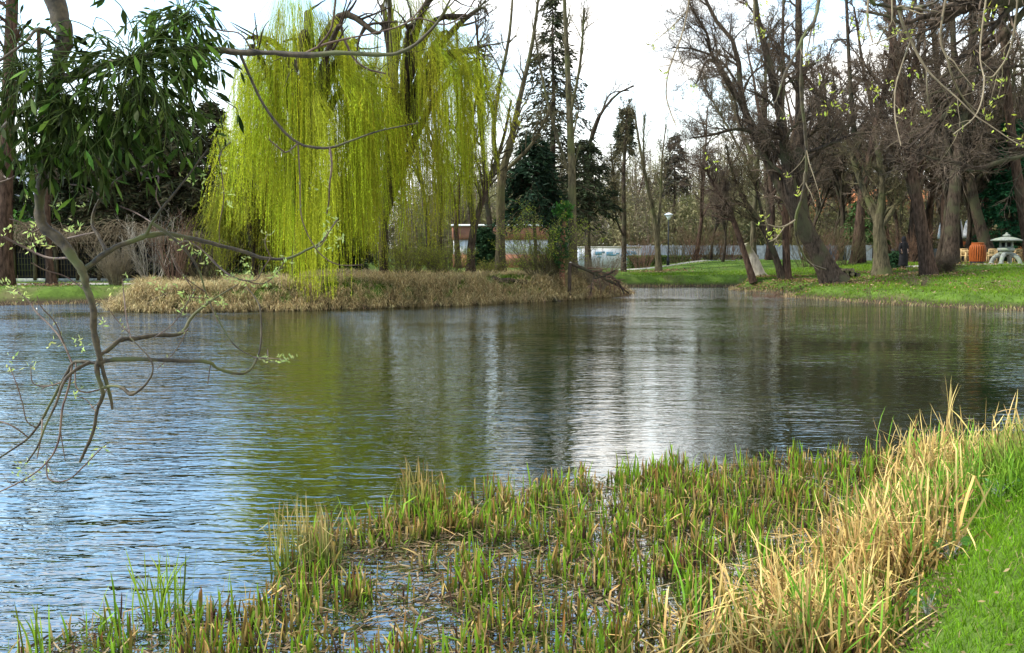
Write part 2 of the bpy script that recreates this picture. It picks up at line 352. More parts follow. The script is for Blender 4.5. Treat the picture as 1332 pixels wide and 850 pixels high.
def fork(parent, i, pts_px, Y, dy=0, m=14):
    q, r = px_path(pts_px, Y, m, dy, False); return q, r
TR = {}
# big leaning tree on the right bank, several stems
Y0 = 43
big = [px_path([(1086, 362, 34), (1062, 325, 29), (1046, 298, 26), (1034, 272, 24)], Y0)]
big += [fork(0, 0, p, Y0, dy) for p, dy in [
    ([(1058, 318, 26), (1040, 283, 23), (1010, 232, 17), (987, 185, 13), (970, 148, 11), (962, 110, 9), (958, 62, 7), (930, 25, 6), (915, -8, 5), (900, -40, 3)], 1.5),
    ([(972, 152, 9), (950, 108, 6), (925, 70, 5), (920, 45, 4), (897, 5, 3), (885, -40, 2)], -2),
    ([(1052, 310, 26), (1034, 272, 22), (1024, 215, 18), (1018, 165, 15), (1008, 115, 13), (996, 65, 10), (985, 20, 8), (978, -40, 6)], -1.5),
    ([(1017, 150, 7), (1019, 100, 6), (1018, 50, 5), (1020, -20, 4)], 1),
    ([(1060, 322, 28), (1043, 283, 24), (1040, 230, 20), (1040, 170, 15), (1040, 100, 13), (1039, 40, 11), (1038, -60, 8)], 2),
    ([(985, 175, 7), (960, 168, 5), (925, 176, 4), (898, 180, 2)], -2),
    ([(1045, 200, 6), (1075, 190, 5), (1110, 175, 4), (1150, 172, 2.5)], -2),
    ([(965, 120, 4), (940, 82, 3.5), (905, 65, 3), (875, 62, 2)], -1),
    ([(958, 130, 4), (925, 78, 3.5), (905, 110, 2.5)], -3)]]
build_tree('leaning_alder', 'big leaning bare tree with several dark stems rising from the tip of the green bank', 'tree', big, 11, m_bark, m_twig, (16, 11, 9), (.34, .55, .6), t0=.22, up=.03, buds=2, lref=7.5)
# other pixel-traced trees: name, label, stems, Y, seed, bark, twig, options
def T(name, label, stems, Y, seed, bark=None, twig=None, dys=None, **k):
    st = [px_path(stems[0], Y)]+[fork(0, 0, s, Y, (dys or [1.2, -1.2, 2, -2, 1, -1])[i % 6]) for i, s in enumerate(stems[1:])]
    return build_tree(name, label, 'tree', st, seed, bark, twig, **k)
T('bare_tree', 'bare tree with reddish bark on the green bank right of the dark figure', [[(1209, 352, 23), (1197, 285, 19), (1187, 225, 17), (1177, 165, 15), (1163, 70, 12), (1158, -30, 9)], [(1187, 225, 10), (1180, 130, 8), (1195, 60, 7), (1200, -30, 5)]], 45, 21, m_barkr, m_twig, lv=(28, 11, 9), lf=(.4, .5, .55), t0=.25, buds=2, lref=7, up=.02)
T('bare_tree', 'thick bare tree standing beside the dark leafless shrub on the right bank', [[(1236, 345, 24), (1241, 255, 19), (1250, 175, 15), (1262, 85, 12), (1270, -30, 9)], [(1243, 240, 9), (1225, 150, 7), (1215, 60, 6), (1212, -30, 4)]], 52, 22, m_bark, m_twig, lv=(24, 11, 9), t0=.3, buds=2, lref=7, up=.02)
T('bare_tree', 'leaning bare tree directly behind the slatted wooden litter bin', [[(1290, 340, 22), (1270, 275, 16), (1258, 205, 13), (1243, 110, 10), (1238, -10, 7)]], 56, 23, m_bark, m_twig, lv=(16, 7, 6), lref=7)
T('bare_tree', 'bare tree at the right edge rising above the dark green conifer', [[(1345, 345, 22), (1325, 240, 16), (1312, 140, 13), (1305, 40, 11), (1302, -40, 9)], [(1316, 160, 9), (1290, 90, 7), (1275, 20, 5)]], 54, 24, m_barkr, m_twig, lv=(16, 8, 6), lref=7)
T('bare_tree', 'upright bare tree growing just left of the dark figure behind the stout mossy trunk', [[(1122, 348, 10), (1120, 270, 9), (1112, 190, 8), (1105, 90, 6), (1100, -20, 4)], [(1118, 250, 5), (1135, 180, 4), (1145, 110, 3)]], 58, 25, m_bark, m_twig, lv=(18, 8, 6), lref=6.5)
T('bare_tree', 'stout mossy trunk with fine twigs standing left of the dark figure', [[(1147, 352, 26), (1145, 318, 21), (1143, 290, 17), (1148, 240, 10), (1140, 190, 7)], [(1143, 292, 12), (1120, 240, 8), (1105, 195, 5)], [(1144, 300, 10), (1175, 250, 6), (1190, 200, 4)]], 47, 26, m_barkg, m_twigo, lv=(14, 8, 7), t0=.35, lref=4.5, buds=1)
T('bare_tree', 'slim reddish trunk directly behind the big leaning tree', [[(1024, 357, 12), (1022, 300, 11), (1023, 240, 9), (1035, 160, 7), (1050, 80, 5)]], 47, 27, m_barkr, m_twig, lv=(16, 7, 5), lref=5)
T('leaning_tree', 'thin bare tree leaning left over the water beside the pale stump', [[(980, 366, 10), (966, 322, 9), (955, 290, 8), (944, 265, 6), (925, 235, 4), (915, 205, 3)]], 47, 28, m_barkr, m_twig, lv=(34, 9, 7), t0=.4, lref=4.2, buds=2, up=.0)
T('leaning_tree', 'dark bare tree leaning left between the pale stump and the big leaning tree', [[(1018, 362, 11), (1003, 318, 9), (985, 285, 8), (965, 255, 6), (952, 222, 4), (945, 190, 3)], [(995, 300, 5), (985, 250, 4), (972, 215, 3)]], 47, 29, m_bark, m_twigo, lv=(20, 8, 7), t0=.35, lref=4, buds=2)
T('tall_bare_tree', 'tall straight bare trunk on the end of the grassy peninsula beside the fallen branches', [[(746, 356, 14), (745, 300, 12.5), (744, 230, 12), (741, 150, 10.5), (738, 80, 8), (735, 20, 6), (733, -40, 4)], [(744, 235, 6), (722, 170, 4.5), (705, 100, 3.5), (695, 40, 2.5)], [(742, 150, 5), (755, 80, 4), (760, 10, 3)]], 41, 31, m_barkg, m_twigo, lv=(13, 6, 5), ang=(30, 38, 40), up=.14, lref=4)
T('forked_bare_tree', 'forked bare tree standing in front of the white and brick building', [[(651, 356, 17), (651, 300, 14), (652, 235, 14), (664, 185, 10), (678, 120, 8), (692, 60, 6), (700, 0, 4)], [(652, 238, 9), (642, 180, 8), (648, 120, 6), (662, 50, 5), (668, -20, 3)], [(655, 225, 6), (690, 190, 5), (712, 150, 3)]], 42, 32, m_barkg, m_twigo, lv=(14, 7, 6), up=.10, lref=5)
T('bare_tree', 'curved bare tree leaning right at the edge of the weeping willows', [[(612, 359, 15), (614, 310, 12), (626, 265, 9), (640, 225, 8), (655, 180, 5), (665, 130, 3)], [(616, 300, 9), (608, 230, 8), (598, 160, 6), (590, 90, 4)]], 40, 33, m_bark, m_twigo, lv=(14, 7, 6), lref=4.5)
T('bare_tree', 'slender dark tree with straight trunk at the left end of the green hedge', [[(811, 350, 8), (812, 300, 7.5), (811, 230, 6), (814, 180, 5), (816, 150, 3)], [(812, 300, 3), (800, 250, 3), (795, 200, 2)], [(812, 310, 3), (802, 285, 3), (797, 250, 2)]], 60, 34, m_bark, m_twigo, lv=(20, 7, 6), ang=(35, 40, 40), lref=4, up=.12, buds=2, budc=(.03, .045, .02), t0=.5, budsz=.09)
T('bare_tree', 'upright forked tree with mossy trunk just left of the lamp post', [[(857, 352, 10), (855, 315, 8.5), (850, 280, 7), (842, 240, 5), (832, 190, 4), (826, 150, 2.5)], [(856, 310, 5), (859, 260, 4), (861, 210, 3), (866, 165, 2)], [(852, 290, 4), (838, 220, 3), (838, 150, 2)]], 58, 35, m_barkg, m_twigo, lv=(15, 7, 6), ang=(26, 36, 40), lref=4, up=.15, t0=.35)
T('bare_tree', 'tree with two long bent branches reaching right into the open sky behind the peninsula', [[(765, 350, 9), (764, 260, 8), (766, 200, 6), (775, 160, 5), (800, 125, 3.5), (825, 112, 2)], [(770, 182, 4), (785, 140, 3), (795, 122, 2), (818, 118, 1.5)]], 56, 36, m_bark, m_twig, lv=(12, 6, 5), lref=3, t0=.2)
# cut stump, pale leaning
def stump(label, pts, Y, bark, seed, name='stump'):
    q, r = px_path(pts, Y, 10); base = q[0].copy(); root = thing(name, label, 'stump', tuple(base))
    mb = MB(); r = r.copy(); r[0] *= 1.3; add_tubes(mb, q-base, r, 12)
    a = np.arange(12)*2*np.pi/12; n0 = mb.n; mb.build('trunk', bark, root, True)
    tdir = nrm(q[-1]-q[-2]); u = nrm(np.cross(tdir, [0, 1, .1])); v = np.cross(tdir, u)
    top = q[-1]-base+np.outer(np.cos(a), u)*r[-1]+np.outer(np.sin(a), v)*r[-1]
    V = np.vstack([top, (q[-1]-base+tdir*.05)[None]]); MB().add(V, None, [(k, (k+1) % 12, 12) for k in range(12)]).build('cut_face', m_barkp, root)
    return root
stump('pale leaning stump beside the water left of the big leaning tree', [(990, 356, 19), (980, 338, 16), (969, 318, 11)], 49, m_barkp, 1)
sn = stump('broken orange barked trunk wrapped in ivy near the end of the peninsula', [(731, 356, 9), (731, 325, 8), (733, 300, 7.5), (734, 282, 6.5)], 39.5, m_barko, 2, 'broken_trunk')
stump('short dark stump standing beside the tall straight trunk on the peninsula', [(741, 363, 6), (741, 352, 6), (742, 342, 5)], 38.5, m_bark, 3)
# ---------------------------------------------------------------- generic bare trees copied into the grove
def generic(name, label, h, seed, bark, twig, fork_=2, **k):
    g = rng(seed); base = np.zeros(3)
    def stem(p0, d0, ln, r0, n=12, wig=.05):
        P = [np.array(p0, float)]; d = np.array(d0, float)
        for _ in range(n-1):
            d = nrm(d+g.normal(size=3)*wig+[0, 0, .03]); P.append(P[-1]+d*ln/(n-1))
        return np.array(P), np.linspace(r0, r0*.25, n)
    st = [stem([0, 0, 0], [g.normal()*.06, g.normal()*.06, 1], h, h*.014)]
    for f in range(fork_):
        i = g.integers(3, 6); a = g.uniform(0, 6.28)
        st.append(stem(st[0][0][i], [math.cos(a)*.5, math.sin(a)*.5, .9], h*.6, h*.008))
    return build_tree(name, label, 'tree', st, seed, bark, twig, **k)
lab_far = 'distant slim bare tree in the brownish grove beyond the far shore'
gen = [generic('bare_tree', lab_far, 13, 100, m_bark, m_twigo, 2, lv=(16, 8, 7), rmin=(.03, .016, .010), lref=4.5, up=.1, group='distant bare trees'),
       generic('bare_tree', lab_far, 11, 101, m_barkg, m_twigo, 3, lv=(15, 8, 7), rmin=(.03, .016, .010), lref=4, up=.14, group='distant bare trees'),
       generic('bare_tree', lab_far, 14, 102, m_barkr, m_twig, 2, lv=(17, 9, 7), rmin=(.03, .016, .010), lref=4.5, up=.05, group='distant bare trees'),
       generic('bare_tree', lab_far, 9, 103, m_bark, m_twig, 3, lv=(16, 9, 7), rmin=(.03, .016, .010), lref=3.5, up=.05, buds=1, group='distant bare trees')]
lab_r = 'bare tree in the tangled grove behind the right bank'
g = rng(5); used = [False]*4
def place_gen(px, Y, k, s, lab, grp):
    p = at(px, 340, Y); z = H(p[0], Y)-.05
    if not used[k]:
        o = gen[k]; used[k] = True; o.location = (p[0], Y, z); o['label'] = lab; o['group'] = grp; o.scale = (s,)*3; o.rotation_euler = (0, 0, g.uniform(0, 6)); return o
    return dup(gen[k], (p[0], Y, z), g.uniform(0, 6.3), lab, grp, s)
for px in np.arange(560, 985, 17):        # far grove behind the centre (low: sky shows above it)
    place_gen(px+g.uniform(-7, 7), g.uniform(84, 125), int(g.integers(0, 4)), g.uniform(.62, .95), lab_far, 'distant bare trees')
for px in np.arange(985, 1400, 17):
    place_gen(px+g.uniform(-8, 8), g.uniform(58, 100), int(g.integers(0, 4)), g.uniform(.9, 1.5), lab_r, 'bare trees behind the right bank')
for px in [905, 925, 940, 1000, 1055, 1085, 1165, 1190, 1220, 1260, 1310, 1335]:
    place_gen(px, g.uniform(52, 62) if px > 1100 else g.uniform(62, 72), int(g.integers(2, 4)), g.uniform(.7, 1.0) if px < 1000 else g.uniform(1.0, 1.45), lab_r if px > 960 else 'small bare tree near the lamp post and hedge', 'bare trees behind the right bank' if px > 960 else 'small trees by the hedge')
for px in [20, 60, 110, 150, 200, 250, 290, 330, 380, 440, 500, 560, 600]:
    place_gen(px, g.uniform(60, 82), int(g.integers(0, 4)), g.uniform(.75, 1.05), 'bare tree in the shade behind the left shore and the willows', 'bare trees behind the left shore')
for px in [572, 596, 640]:
    place_gen(px, g.uniform(62, 70), int(g.integers(0, 3)), g.uniform(1.1, 1.3), 'tall bare tree showing through the thin side of the willow', 'bare trees behind the willow')
for px in [1090, 1112, 1140, 1160, 1178, 1200, 1228, 1252, 1275, 1292, 1318, 1345]:
    place_gen(px+g.uniform(-6, 6), g.uniform(57, 68), int(g.integers(2, 4)), g.uniform(1.15, 1.6), lab_r, 'bare trees behind the right bank')
# ---------------------------------------------------------------- shrubs made of many stems
def shrub(name, label, px, Y, h, rad, seed, nst=40, twig=None, lv=(5, 4), leaves=0, leafc=(.2, .25, .04), ls=.04, spread=.6, cat='shrub', group=None, z=None, lf=.45):
    g = rng(seed); p = at(px, 340, Y); z = H(p[0], Y) if z is None else z
    root = thing(name, label, cat, (p[0], Y, z-.02), 0, group)
    a = g.uniform(0, 6.28, nst); rr = np.sqrt(g.random(nst))*rad*.25; P0 = np.stack([np.cos(a)*rr, np.sin(a)*rr, 0*a-.05], 1)
    d = np.stack([np.cos(a)*spread*g.random(nst), np.sin(a)*spread*g.random(nst), np.ones(nst)], 1); d = nrm(d)
    n = 6; P = np.zeros((nst, n, 3)); P[:, 0] = P0; ln = h*g.uniform(.6, 1.05, nst)
    for k in range(1, n):
        d = nrm(d+g.normal(size=d.shape)*.10); P[:, k] = P[:, k-1]+d*(ln/(n-1))[:, None]
    Rr = .014*(h/2)**.5*np.linspace(1, .35, n)[None]*np.ones((nst, 1))
    mb = MB(); add_tubes(mb, P, Rr, 4)
    q, qr = grow(g, P, Rr, lv[0], .15, 1, lf, 38, .08, .15, 5, .6, .005); add_tubes(mb, q, qr, 3)
    r, r2 = grow(g, q, qr, lv[1], .1, 1, .5, 38, .05, .18, 4, .6, .004, lmin=.2); add_tubes(mb, r, r2, 3)
    mb.build('stems', twig or m_twig, root)
    if leaves:
        M = len(r); idx = np.repeat(np.arange(M), leaves); t = g.integers(0, 4, len(idx)); lb = MB()
        add_leaves(lb, r[idx, t]+g.normal(size=(len(idx), 3))*.03, g.normal(size=(len(idx), 3))+[0, 0, .2], ls*g.uniform(.6, 1.4, len(idx)), ls*.55, vary(g, leafc, len(idx)), g)
        lb.build('leaves', m_leaf, root)
    return root
m_twigp = noise_mat('pale_twigs', (.22, .19, .15), (.40, .36, .28), 3, .9, 0)
m_twigr = noise_mat('reddish_twigs', (.10, .055, .035), (.20, .12, .08), 3, .9, 0)
m_twigt = noise_mat('tan_twigs', (.13, .10, .065), (.27, .22, .14), 3, .9, 0)
shrub('twiggy_bush', 'round twiggy brown bush on the left lawn between the reddish trunk and the pale shrub', 150, 38.6, 1.75, .9, 41, 90, m_twigt, (6, 4))
shrub('bare_shrub', 'tall pale branched shrub on the left shore in front of the dark trees', 195, 39.5, 3.2, 1.6, 42, 16, m_twigp, (7, 5), spread=.7)
shrub('bare_shrub', 'reddish thin stemmed shrub right of the pale shrub on the left shore', 228, 38.5, 2.8, 1.2, 43, 26, m_twigr, (5, 4), spread=.4)
shrub('bare_shrub', 'mixed tangled shrub left of the willow behind the peninsula', 268, 40, 3.2, 1.8, 44, 40, m_twigo, (6, 4), leaves=1, leafc=(.22, .26, .05), spread=.7)
shrub('dark_shrub', 'low dark brown leafless shrub on the right bank beside the reddish bark tree', 1229, 46, 1.05, 1.5, 45, 90, m_twig, (7, 4), leaves=1, leafc=(.05, .04, .02), spread=1.1)
shrub('dark_shrub', 'low tangle of bare twigs growing halfway down the green right bank', 1195, 38.5, .6, 1.4, 46, 26, m_twig, (5, 3), spread=1.2)
shrub('bare_sapling', 'thin bare saplings at the water edge below the stout mossy trunk', 1137, 35, 1.15, .5, 47, 6, m_twig, (4, 2), spread=.2, cat='sapling')
shrub('bare_shrub', 'pale twiggy thicket at the end of the peninsula in front of the painted white wall', 775, 41, 1.9, 1.5, 48, 60, m_twigt, (6, 4), spread=.8, leaves=1, leafc=(.2, .2, .05), ls=.03)
shrub('bare_shrub', 'thin twiggy shrub beside the tall straight trunk on the peninsula', 717, 40, 1.7, 1.6, 49, 60, m_twigo, (6, 4), spread=.7, leaves=2, leafc=(.20, .20, .05))
shrub('bare_shrub', 'olive undergrowth in front of the white and brick building', 690, 43, .9, 1.8, 50, 60, m_twigo, (6, 4), spread=.8, leaves=2, leafc=(.18, .2, .04))
shrub('bare_shrub', 'olive undergrowth below the forked bare tree on the peninsula', 640, 42, .8, 1.8, 51, 60, m_twigo, (6, 4), spread=.8, leaves=2, leafc=(.20, .22, .03))
shrub('bare_shrub', 'low greenish undergrowth at the foot of the thin side of the willow', 580, 38.5, 1.5, 1.8, 52, 60, m_twigo, (6, 4), spread=.8, leaves=3, leafc=(.28, .34, .03))
shrub('bare_shrub', 'yellow green undergrowth left of the bare trunks inside the willow', 530, 38, 1.6, 2.0, 53, 60, m_twigo, (6, 4), spread=.8, leaves=3, leafc=(.30, .35, .03))
shrub('bare_shrub', 'brown brush at the water edge beside the thin leaning trees', 1000, 41, .5, 2.0, 54, 70, m_twigr, (5, 3), spread=1.4)
shrub('yellow_green_shrub', 'arching yellow green shrub hanging left of the broken orange trunk', 706, 39.8, 3.1, 1.9, 55, 34, m_twigo, (7, 5), leaves=4, leafc=(.30, .36, .04), ls=.055, spread=.9)
for k, px in enumerate([835, 880, 905, 925, 945, 1050, 1075, 1100, 1180, 1300]):
    shrub('thicket_shrub', 'leafless thicket shrub growing along the grey fence', px, 66 if px < 1000 else 57, 2.6, 2, 60+k % 3, 34, m_twigo if k % 2 else m_twigr, (6, 4), spread=.7, group='thicket shrubs along the fence')
# ---------------------------------------------------------------- conifers and other evergreens
def conifer(name, label, px, Y, h, r, seed, col=(.03, .055, .022), trunkm=None, n=210, spray=46, droop=.35, z0=.08, cat='conifer', sz=.34, sparse=1.0, group=None, power=.8, tw=.016):
    g = rng(seed); p = at(px, 340, Y); root = thing(name, label, cat, (p[0], Y, H(p[0], Y)-.05), 0, group)
    tb = MB(); zz = np.linspace(0, h, 10); P = np.stack([np.cumsum(g.normal(size=10)*.03), np.cumsum(g.normal(size=10)*.03), zz], 1)
    add_tubes(tb, P, np.linspace(h*tw, .02, 10), 10)
    t = z0+(1-z0)*g.random(n)**.9; z = t*h; a = g.uniform(0, 6.28, n)
    ln = r*((1-t)**power*.95+.05)*g.uniform(.55, 1.15, n); k = 6; s = np.linspace(0, 1, k)
    px_ = np.interp(z, zz, P[:, 0]); py_ = np.interp(z, zz, P[:, 1])
    up = g.uniform(-.1, .25, n)
    B = np.stack([px_[:, None]+np.cos(a)[:, None]*ln[:, None]*s, py_[:, None]+np.sin(a)[:, None]*ln[:, None]*s, z[:, None]+ln[:, None]*(up[:, None]*s-droop*s**2)], 2)
    add_tubes(tb, B, .035*ln[:, None]/r*np.linspace(1, .3, k)[None]+.006, 4)
    tb.build('trunk', trunkm or m_bark, root, True)
    cnt = (spray*np.clip(ln/r+.25, .3, 1)*sparse).astype(int)+3
    idx = np.repeat(np.arange(n), cnt); M = len(idx); u = np.sqrt(g.uniform(.02, 1, M)); f = u*(k-1); i = np.minimum(f.astype(int), k-2)
    pos = B[idx, i]+(B[idx, i+1]-B[idx, i])*(f-i)[:, None]
    rad = np.stack([np.cos(a[idx]), np.sin(a[idx]), 0*f], 1); per = np.stack([-np.sin(a[idx]), np.cos(a[idx]), 0*f], 1)
    side = g.choice([-1, 1], M)[:, None]
    d = rad*g.uniform(.2, .9, (M, 1))+per*side*g.uniform(.2, 1, (M, 1))+np.array([0, 0, 1.])*g.uniform(-.9, .15, (M, 1))
    mb = MB(); add_leaves(mb, pos+g.normal(size=(M, 3))*.07, d, sz*g.uniform(.5, 1.3, M), sz*.24, vary(g, col, M, .5, .15), g)
    mb.build('crown', m_needle, root); return root
conifer('spruce', 'tall dark spruce with sparse top rising behind the tall straight trunk', 718, 50, 15.0, 3.5, 71, (.042, .047, .024), n=280, spray=34, droop=.4, sparse=1.0, z0=.22, sz=.36, power=.74)
conifer('yew', 'dense dark evergreen with drooping boughs below the tall spruce', 697, 47, 7.2, 2.7, 72, (.018, .035, .018), n=170, spray=48, droop=.6, z0=.46, sz=.4, power=.5)
conifer('yew', 'dark evergreen right of the spruce behind the tall straight trunk', 765, 54, 7.8, 2.6, 73, (.035, .045, .022), n=150, spray=34, droop=.3, z0=.45, sz=.4, power=.5)
conifer('spruce', 'dense dark green conifer behind the stone lantern at the right edge', 1307, 57, 8.9, 2.2, 74, (.02, .075, .03), n=300, spray=80, droop=.15, z0=.05, sz=.34, power=.6)
conifer('small_conifer', 'small dark evergreen bush between the stout mossy trunk and the dark figure', 1161, 50.5, 1.0, .65, 75, (.02, .05, .02), n=90, spray=50, sz=.2, z0=.03, power=.4)
conifer('small_conifer', 'small round evergreen tree on a thin red trunk left of the stout mossy trunk', 1120, 62, 4.3, 1.7, 76, (.06, .10, .03), m_barko, n=150, spray=50, z0=.35, sz=.3, power=.4)
conifer('evergreen', 'dark narrow evergreen beside the curved tree at the brick building', 630, 46, 2.6, .75, 77, (.02, .045, .018), n=150, spray=50, z0=.05, sz=.3, power=.4)
conifer('evergreen', 'distant evergreen with rounded top right of the spruce', 812, 78, 13.2, 1.5, 78, (.05, .055, .03), n=110, spray=30, z0=.72, sz=.45, power=.4)
conifer('evergreen', 'distant evergreen behind the forked mossy tree', 876, 84, 11.0, 2.2, 79, (.07, .06, .04), n=120, spray=24, z0=.55, sz=.45, power=.5)
brown = (.042, .042, .020); dk = (.026, .033, .015)
for k, (px, Y, h, r, c, lab) in enumerate([
    (92, 46, 9.0, 2.4, dk, 'dark conifer rising above the vine covered garden house'),
    (146, 44, 8.0, 2.2, brown, 'brown green conifer with reddish trunk behind the round twiggy bush'),
    (188, 48, 10.2, 2.8, dk, 'tall dark conifer behind the tall pale shrub'),
    (232, 45, 8.6, 2.7, brown, 'broad brownish conifer behind the reddish thin stemmed shrub'),
    (282, 50, 9.3, 2.9, brown, 'brownish conifer partly hidden by the left side of the willow'),
    (12, 52, 7.5, 2.4, dk, 'dark conifer near the white house at the left edge'),
    (335, 52, 8.0, 3.0, dk, 'dark conifer hidden behind the dense willow'),
    (430, 56, 6.0, 3.0, dk, 'low dark evergreen behind the two willows')]):
    conifer('conifer', lab, px, Y, h, r, 80+k, c, m_barkr, n=240, spray=70, droop=.4, z0=.12, sz=.36, power=.55)
T('conifer_trunk_tree', 'thick smooth trunk at the left edge of the lawn', [[(6, 378, 27), (6, 300, 23), (8, 200, 21), (12, 100, 19), (16, 0, 17), (18, -80, 14)]], 38, 91, m_barkp if 0 else m_barkr, m_twig, lv=(14, 6, 5), t0=.55, lref=4)
T('reddish_trunk_tree', 'reddish trunk standing on the left lawn in front of the garden house', [[(68, 376, 17), (63, 330, 11), (60, 250, 10), (55, 150, 8), (50, 40, 6)]], 38.5, 92, m_barkr, m_twig, lv=(14, 6, 5), t0=.45, lref=3.6)
# ---------------------------------------------------------------- ivy on the broken trunk, low green shrub
def leafball(name, label, cat, c, rad, n, col, ls, seed, group=None, flat=1.0):
    g = rng(seed); d = nrm(g.normal(size=(n, 3))); rr = rad*(g.uniform(.3, 1, n)**.5)*(1+.25*np.sin(d[:, 0]*5+d[:, 2]*7)); p = d*rr[:, None]*[1, 1, flat]
    mb = MB(); add_leaves(mb, p, d+g.normal(size=(n, 3))*.8, ls*g.uniform(.6, 1.3, n), ls*.7, vary(g, col, n, .35, .15), g)
    st = MB(); k = 22; dd = nrm(g.normal(size=(k, 3))); add_tubes(st, np.stack([np.zeros((k, 3))-[0, 0, rad*flat*.6], dd*rad*.4, dd*rad*.8], 1), np.full((k, 3), .012), 3)
    root = thing(name, label, cat, tuple(c), 0, group); mb.build('leaves', m_leaf, root); st.build('stems', m_twig, root); return root
leafball('ivy', 'bright green ivy tuft on top of the broken orange trunk', 'ivy', at(733, 276, 39.5), .36, 600, (.045, .12, .02), .13, 5)
leafball('ivy', 'dark ivy wrapping the lower half of the broken orange trunk', 'ivy', at(727, 322, 39.3), .42, 900, (.03, .07, .02), .11, 6, flat=2.2)
leafball('green_bush', 'small bright green bush above the vine roof of the garden house', 'bush', at(22, 305, 46), 1.0, 1400, (.06, .14, .02), .15, 7)
for k, px in enumerate([385, 350, 420]):
    pass
# ---------------------------------------------------------------- weeping willows
def willow(name, label, px, Y, h, R, seed,  ntress, ns, col, bias=None, bottom=None, wind=(-.03, 0), leafn=46, twigm=None, trunkpts=None, leafsz=.085, spread=.34):
    g = rng(seed); q, r = px_path(trunkpts, Y, 14); base = q[0].copy(); root = thing(name, label, 'tree', tuple(base))
    tb = MB(); r = r.copy(); r[0] *= 1.35; add_tubes(tb, q-base, r, 12)
    top = q[-1]-base; nl = 15; a = np.arange(nl)*2.4+g.uniform(0, 1); Ls = []
    for k in range(nl):
        s = q[g.integers(6, 14)]-base; end = np.array([at(px, 340, Y)[0]-base[0]+math.cos(a[k])*R*g.uniform(.45, .9), math.sin(a[k])*R*g.uniform(.45, .9), h*g.uniform(.72, .97)])
        midp = (s+end)/2+[0, 0, h*.10]; Ls.append(crom([s, midp, end, end+(end-midp)*[.25, .25, -.2]], 14))
    Ls = np.array(Ls); LR = np.linspace(.19, .025, 14)[None]*np.ones((nl, 1)); add_tubes(tb, Ls, LR, 7)
    sub, sr = grow(g, Ls, LR, 5, .3, 1, .35, 45, .02, .14, 6, .55, .012); add_tubes(tb, sub, sr, 4)
    tb.build('trunk', m_bark, root, True)
    # tress roots spread over an uneven dome
    th = g.uniform(0, 2*np.pi, ntress); rr = R*np.sqrt(g.uniform(.02, 1, ntress))*(1+.12*np.sin(3*th+seed))
    x = np.cos(th)*rr; y = np.sin(th)*rr; ofx = at(px, 340, Y)[0]-base[0]; zt = h*(1-.36*(rr/R)**2.2)*g.uniform(.84, 1.02, ntress)
    x0_, x = x, x+ofx
    keep = np.ones(ntress, bool) if bias is None else bias(x, y, zt, g)
    x, y, zt, rr = x[keep], y[keep], zt[keep], rr[keep]; K = len(x)
    zb = bottom(x+base[0], y+base[1], g)-base[2]
    zb = np.minimum(zb, zt-1.2)
    idx = np.repeat(np.arange(K), ns); M = len(idx)
    sp = g.normal(size=(M, 3))*[spread, spread, .3]; st = np.stack([x, y, zt], 1)[idx]+sp
    inner = np.stack([x*.75, y*.75, zt+.35], 1)[idx]+sp*.4
    en = zb[idx]+np.abs(g.normal(size=M))*1.0+g.random(M)**3*3.0
    en = np.where(zb[idx] < .75, zb[idx]+g.random(M)**1.3*2.8, en)
    en = np.minimum(en, st[:, 2]-.6); n = 9; s = np.linspace(0, 1, n)
    P = np.zeros((M, n, 3)); dx = g.normal(size=M)*.16+wind[0]*3; dyy = g.normal(size=M)*.16+wind[1]*3; fx = g.uniform(0, 6.28, M)[:, None]
    P[:, :, 0] = st[:, 0, None]+(x/R)[idx][:, None]*.35*s+dx[:, None]*s**1.5+.05*np.sin(fx+s*6)
    P[:, :, 1] = st[:, 1, None]+(y/R)[idx][:, None]*.35*s+dyy[:, None]*s**1.5+.05*np.cos(fx+s*5)
    P[:, :, 2] = st[:, 2, None]*(1-s)+en[:, None]*s
    P[:, 0] = inner; cb = MB()
    c = vary(g, col, K, .38, .10)[idx]*g.uniform(.8, 1.2, (M, 1)); add_tubes(cb, P, np.full((M, n), .0045), 3, c*.8)
    li = np.repeat(np.arange(M), leafn); m2 = len(li); u = g.uniform(.04, 1, m2); f = u*(n-1); i = np.minimum(f.astype(int), n-2)
    pos = P[li, i]+(P[li, i+1]-P[li, i])*(f-i)[:, None]
    add_leaves(cb, pos, g.normal(size=(m2, 3))*.38+[0, 0, -1], leafsz*g.uniform(.6, 1.3, m2), leafsz*.2, c[li]*g.uniform(.75, 1.2, (m2, 1)), g)
    cb.build('crown', m_willow, root); return root
YW = 33.5
def bot_a(X_, Y_, g):      # where the dense curtain ends
    px = 666+X_*F/Y_
    base = np.interp(px, [270, 300, 330, 360, 385, 405, 430, 450, 480, 520], [345, 330, 300, 345, 392, 398, 385, 372, 362, 352])
    return HCAM-(base-322)*Y_/F+g.uniform(0, 1, len(X_))**1.6*3.6*np.where((px > 372) & (px < 432) & (Y_ < 34.3), .06, 1)
willow('weeping_willow', 'dense bright yellow green weeping willow whose strands almost touch the water', 412, YW+.6, 11.2, 3.1, 201, 92, 27, (.54, .59, .035), bottom=bot_a, trunkpts=[(384, 397, 17), (384, 350, 14), (392, 270, 13), (402, 170, 12), (405, 80, 10)], spread=.24)
def bot_b(X_, Y_, g):
    px = 666+X_*F/Y_
    base = np.interp(px, [440, 480, 520, 560, 590, 610, 630], [352, 350, 345, 350, 325, 300, 240])
    return HCAM-(base-322)*Y_/F+g.uniform(0, 1, len(X_))**1.3*3.4
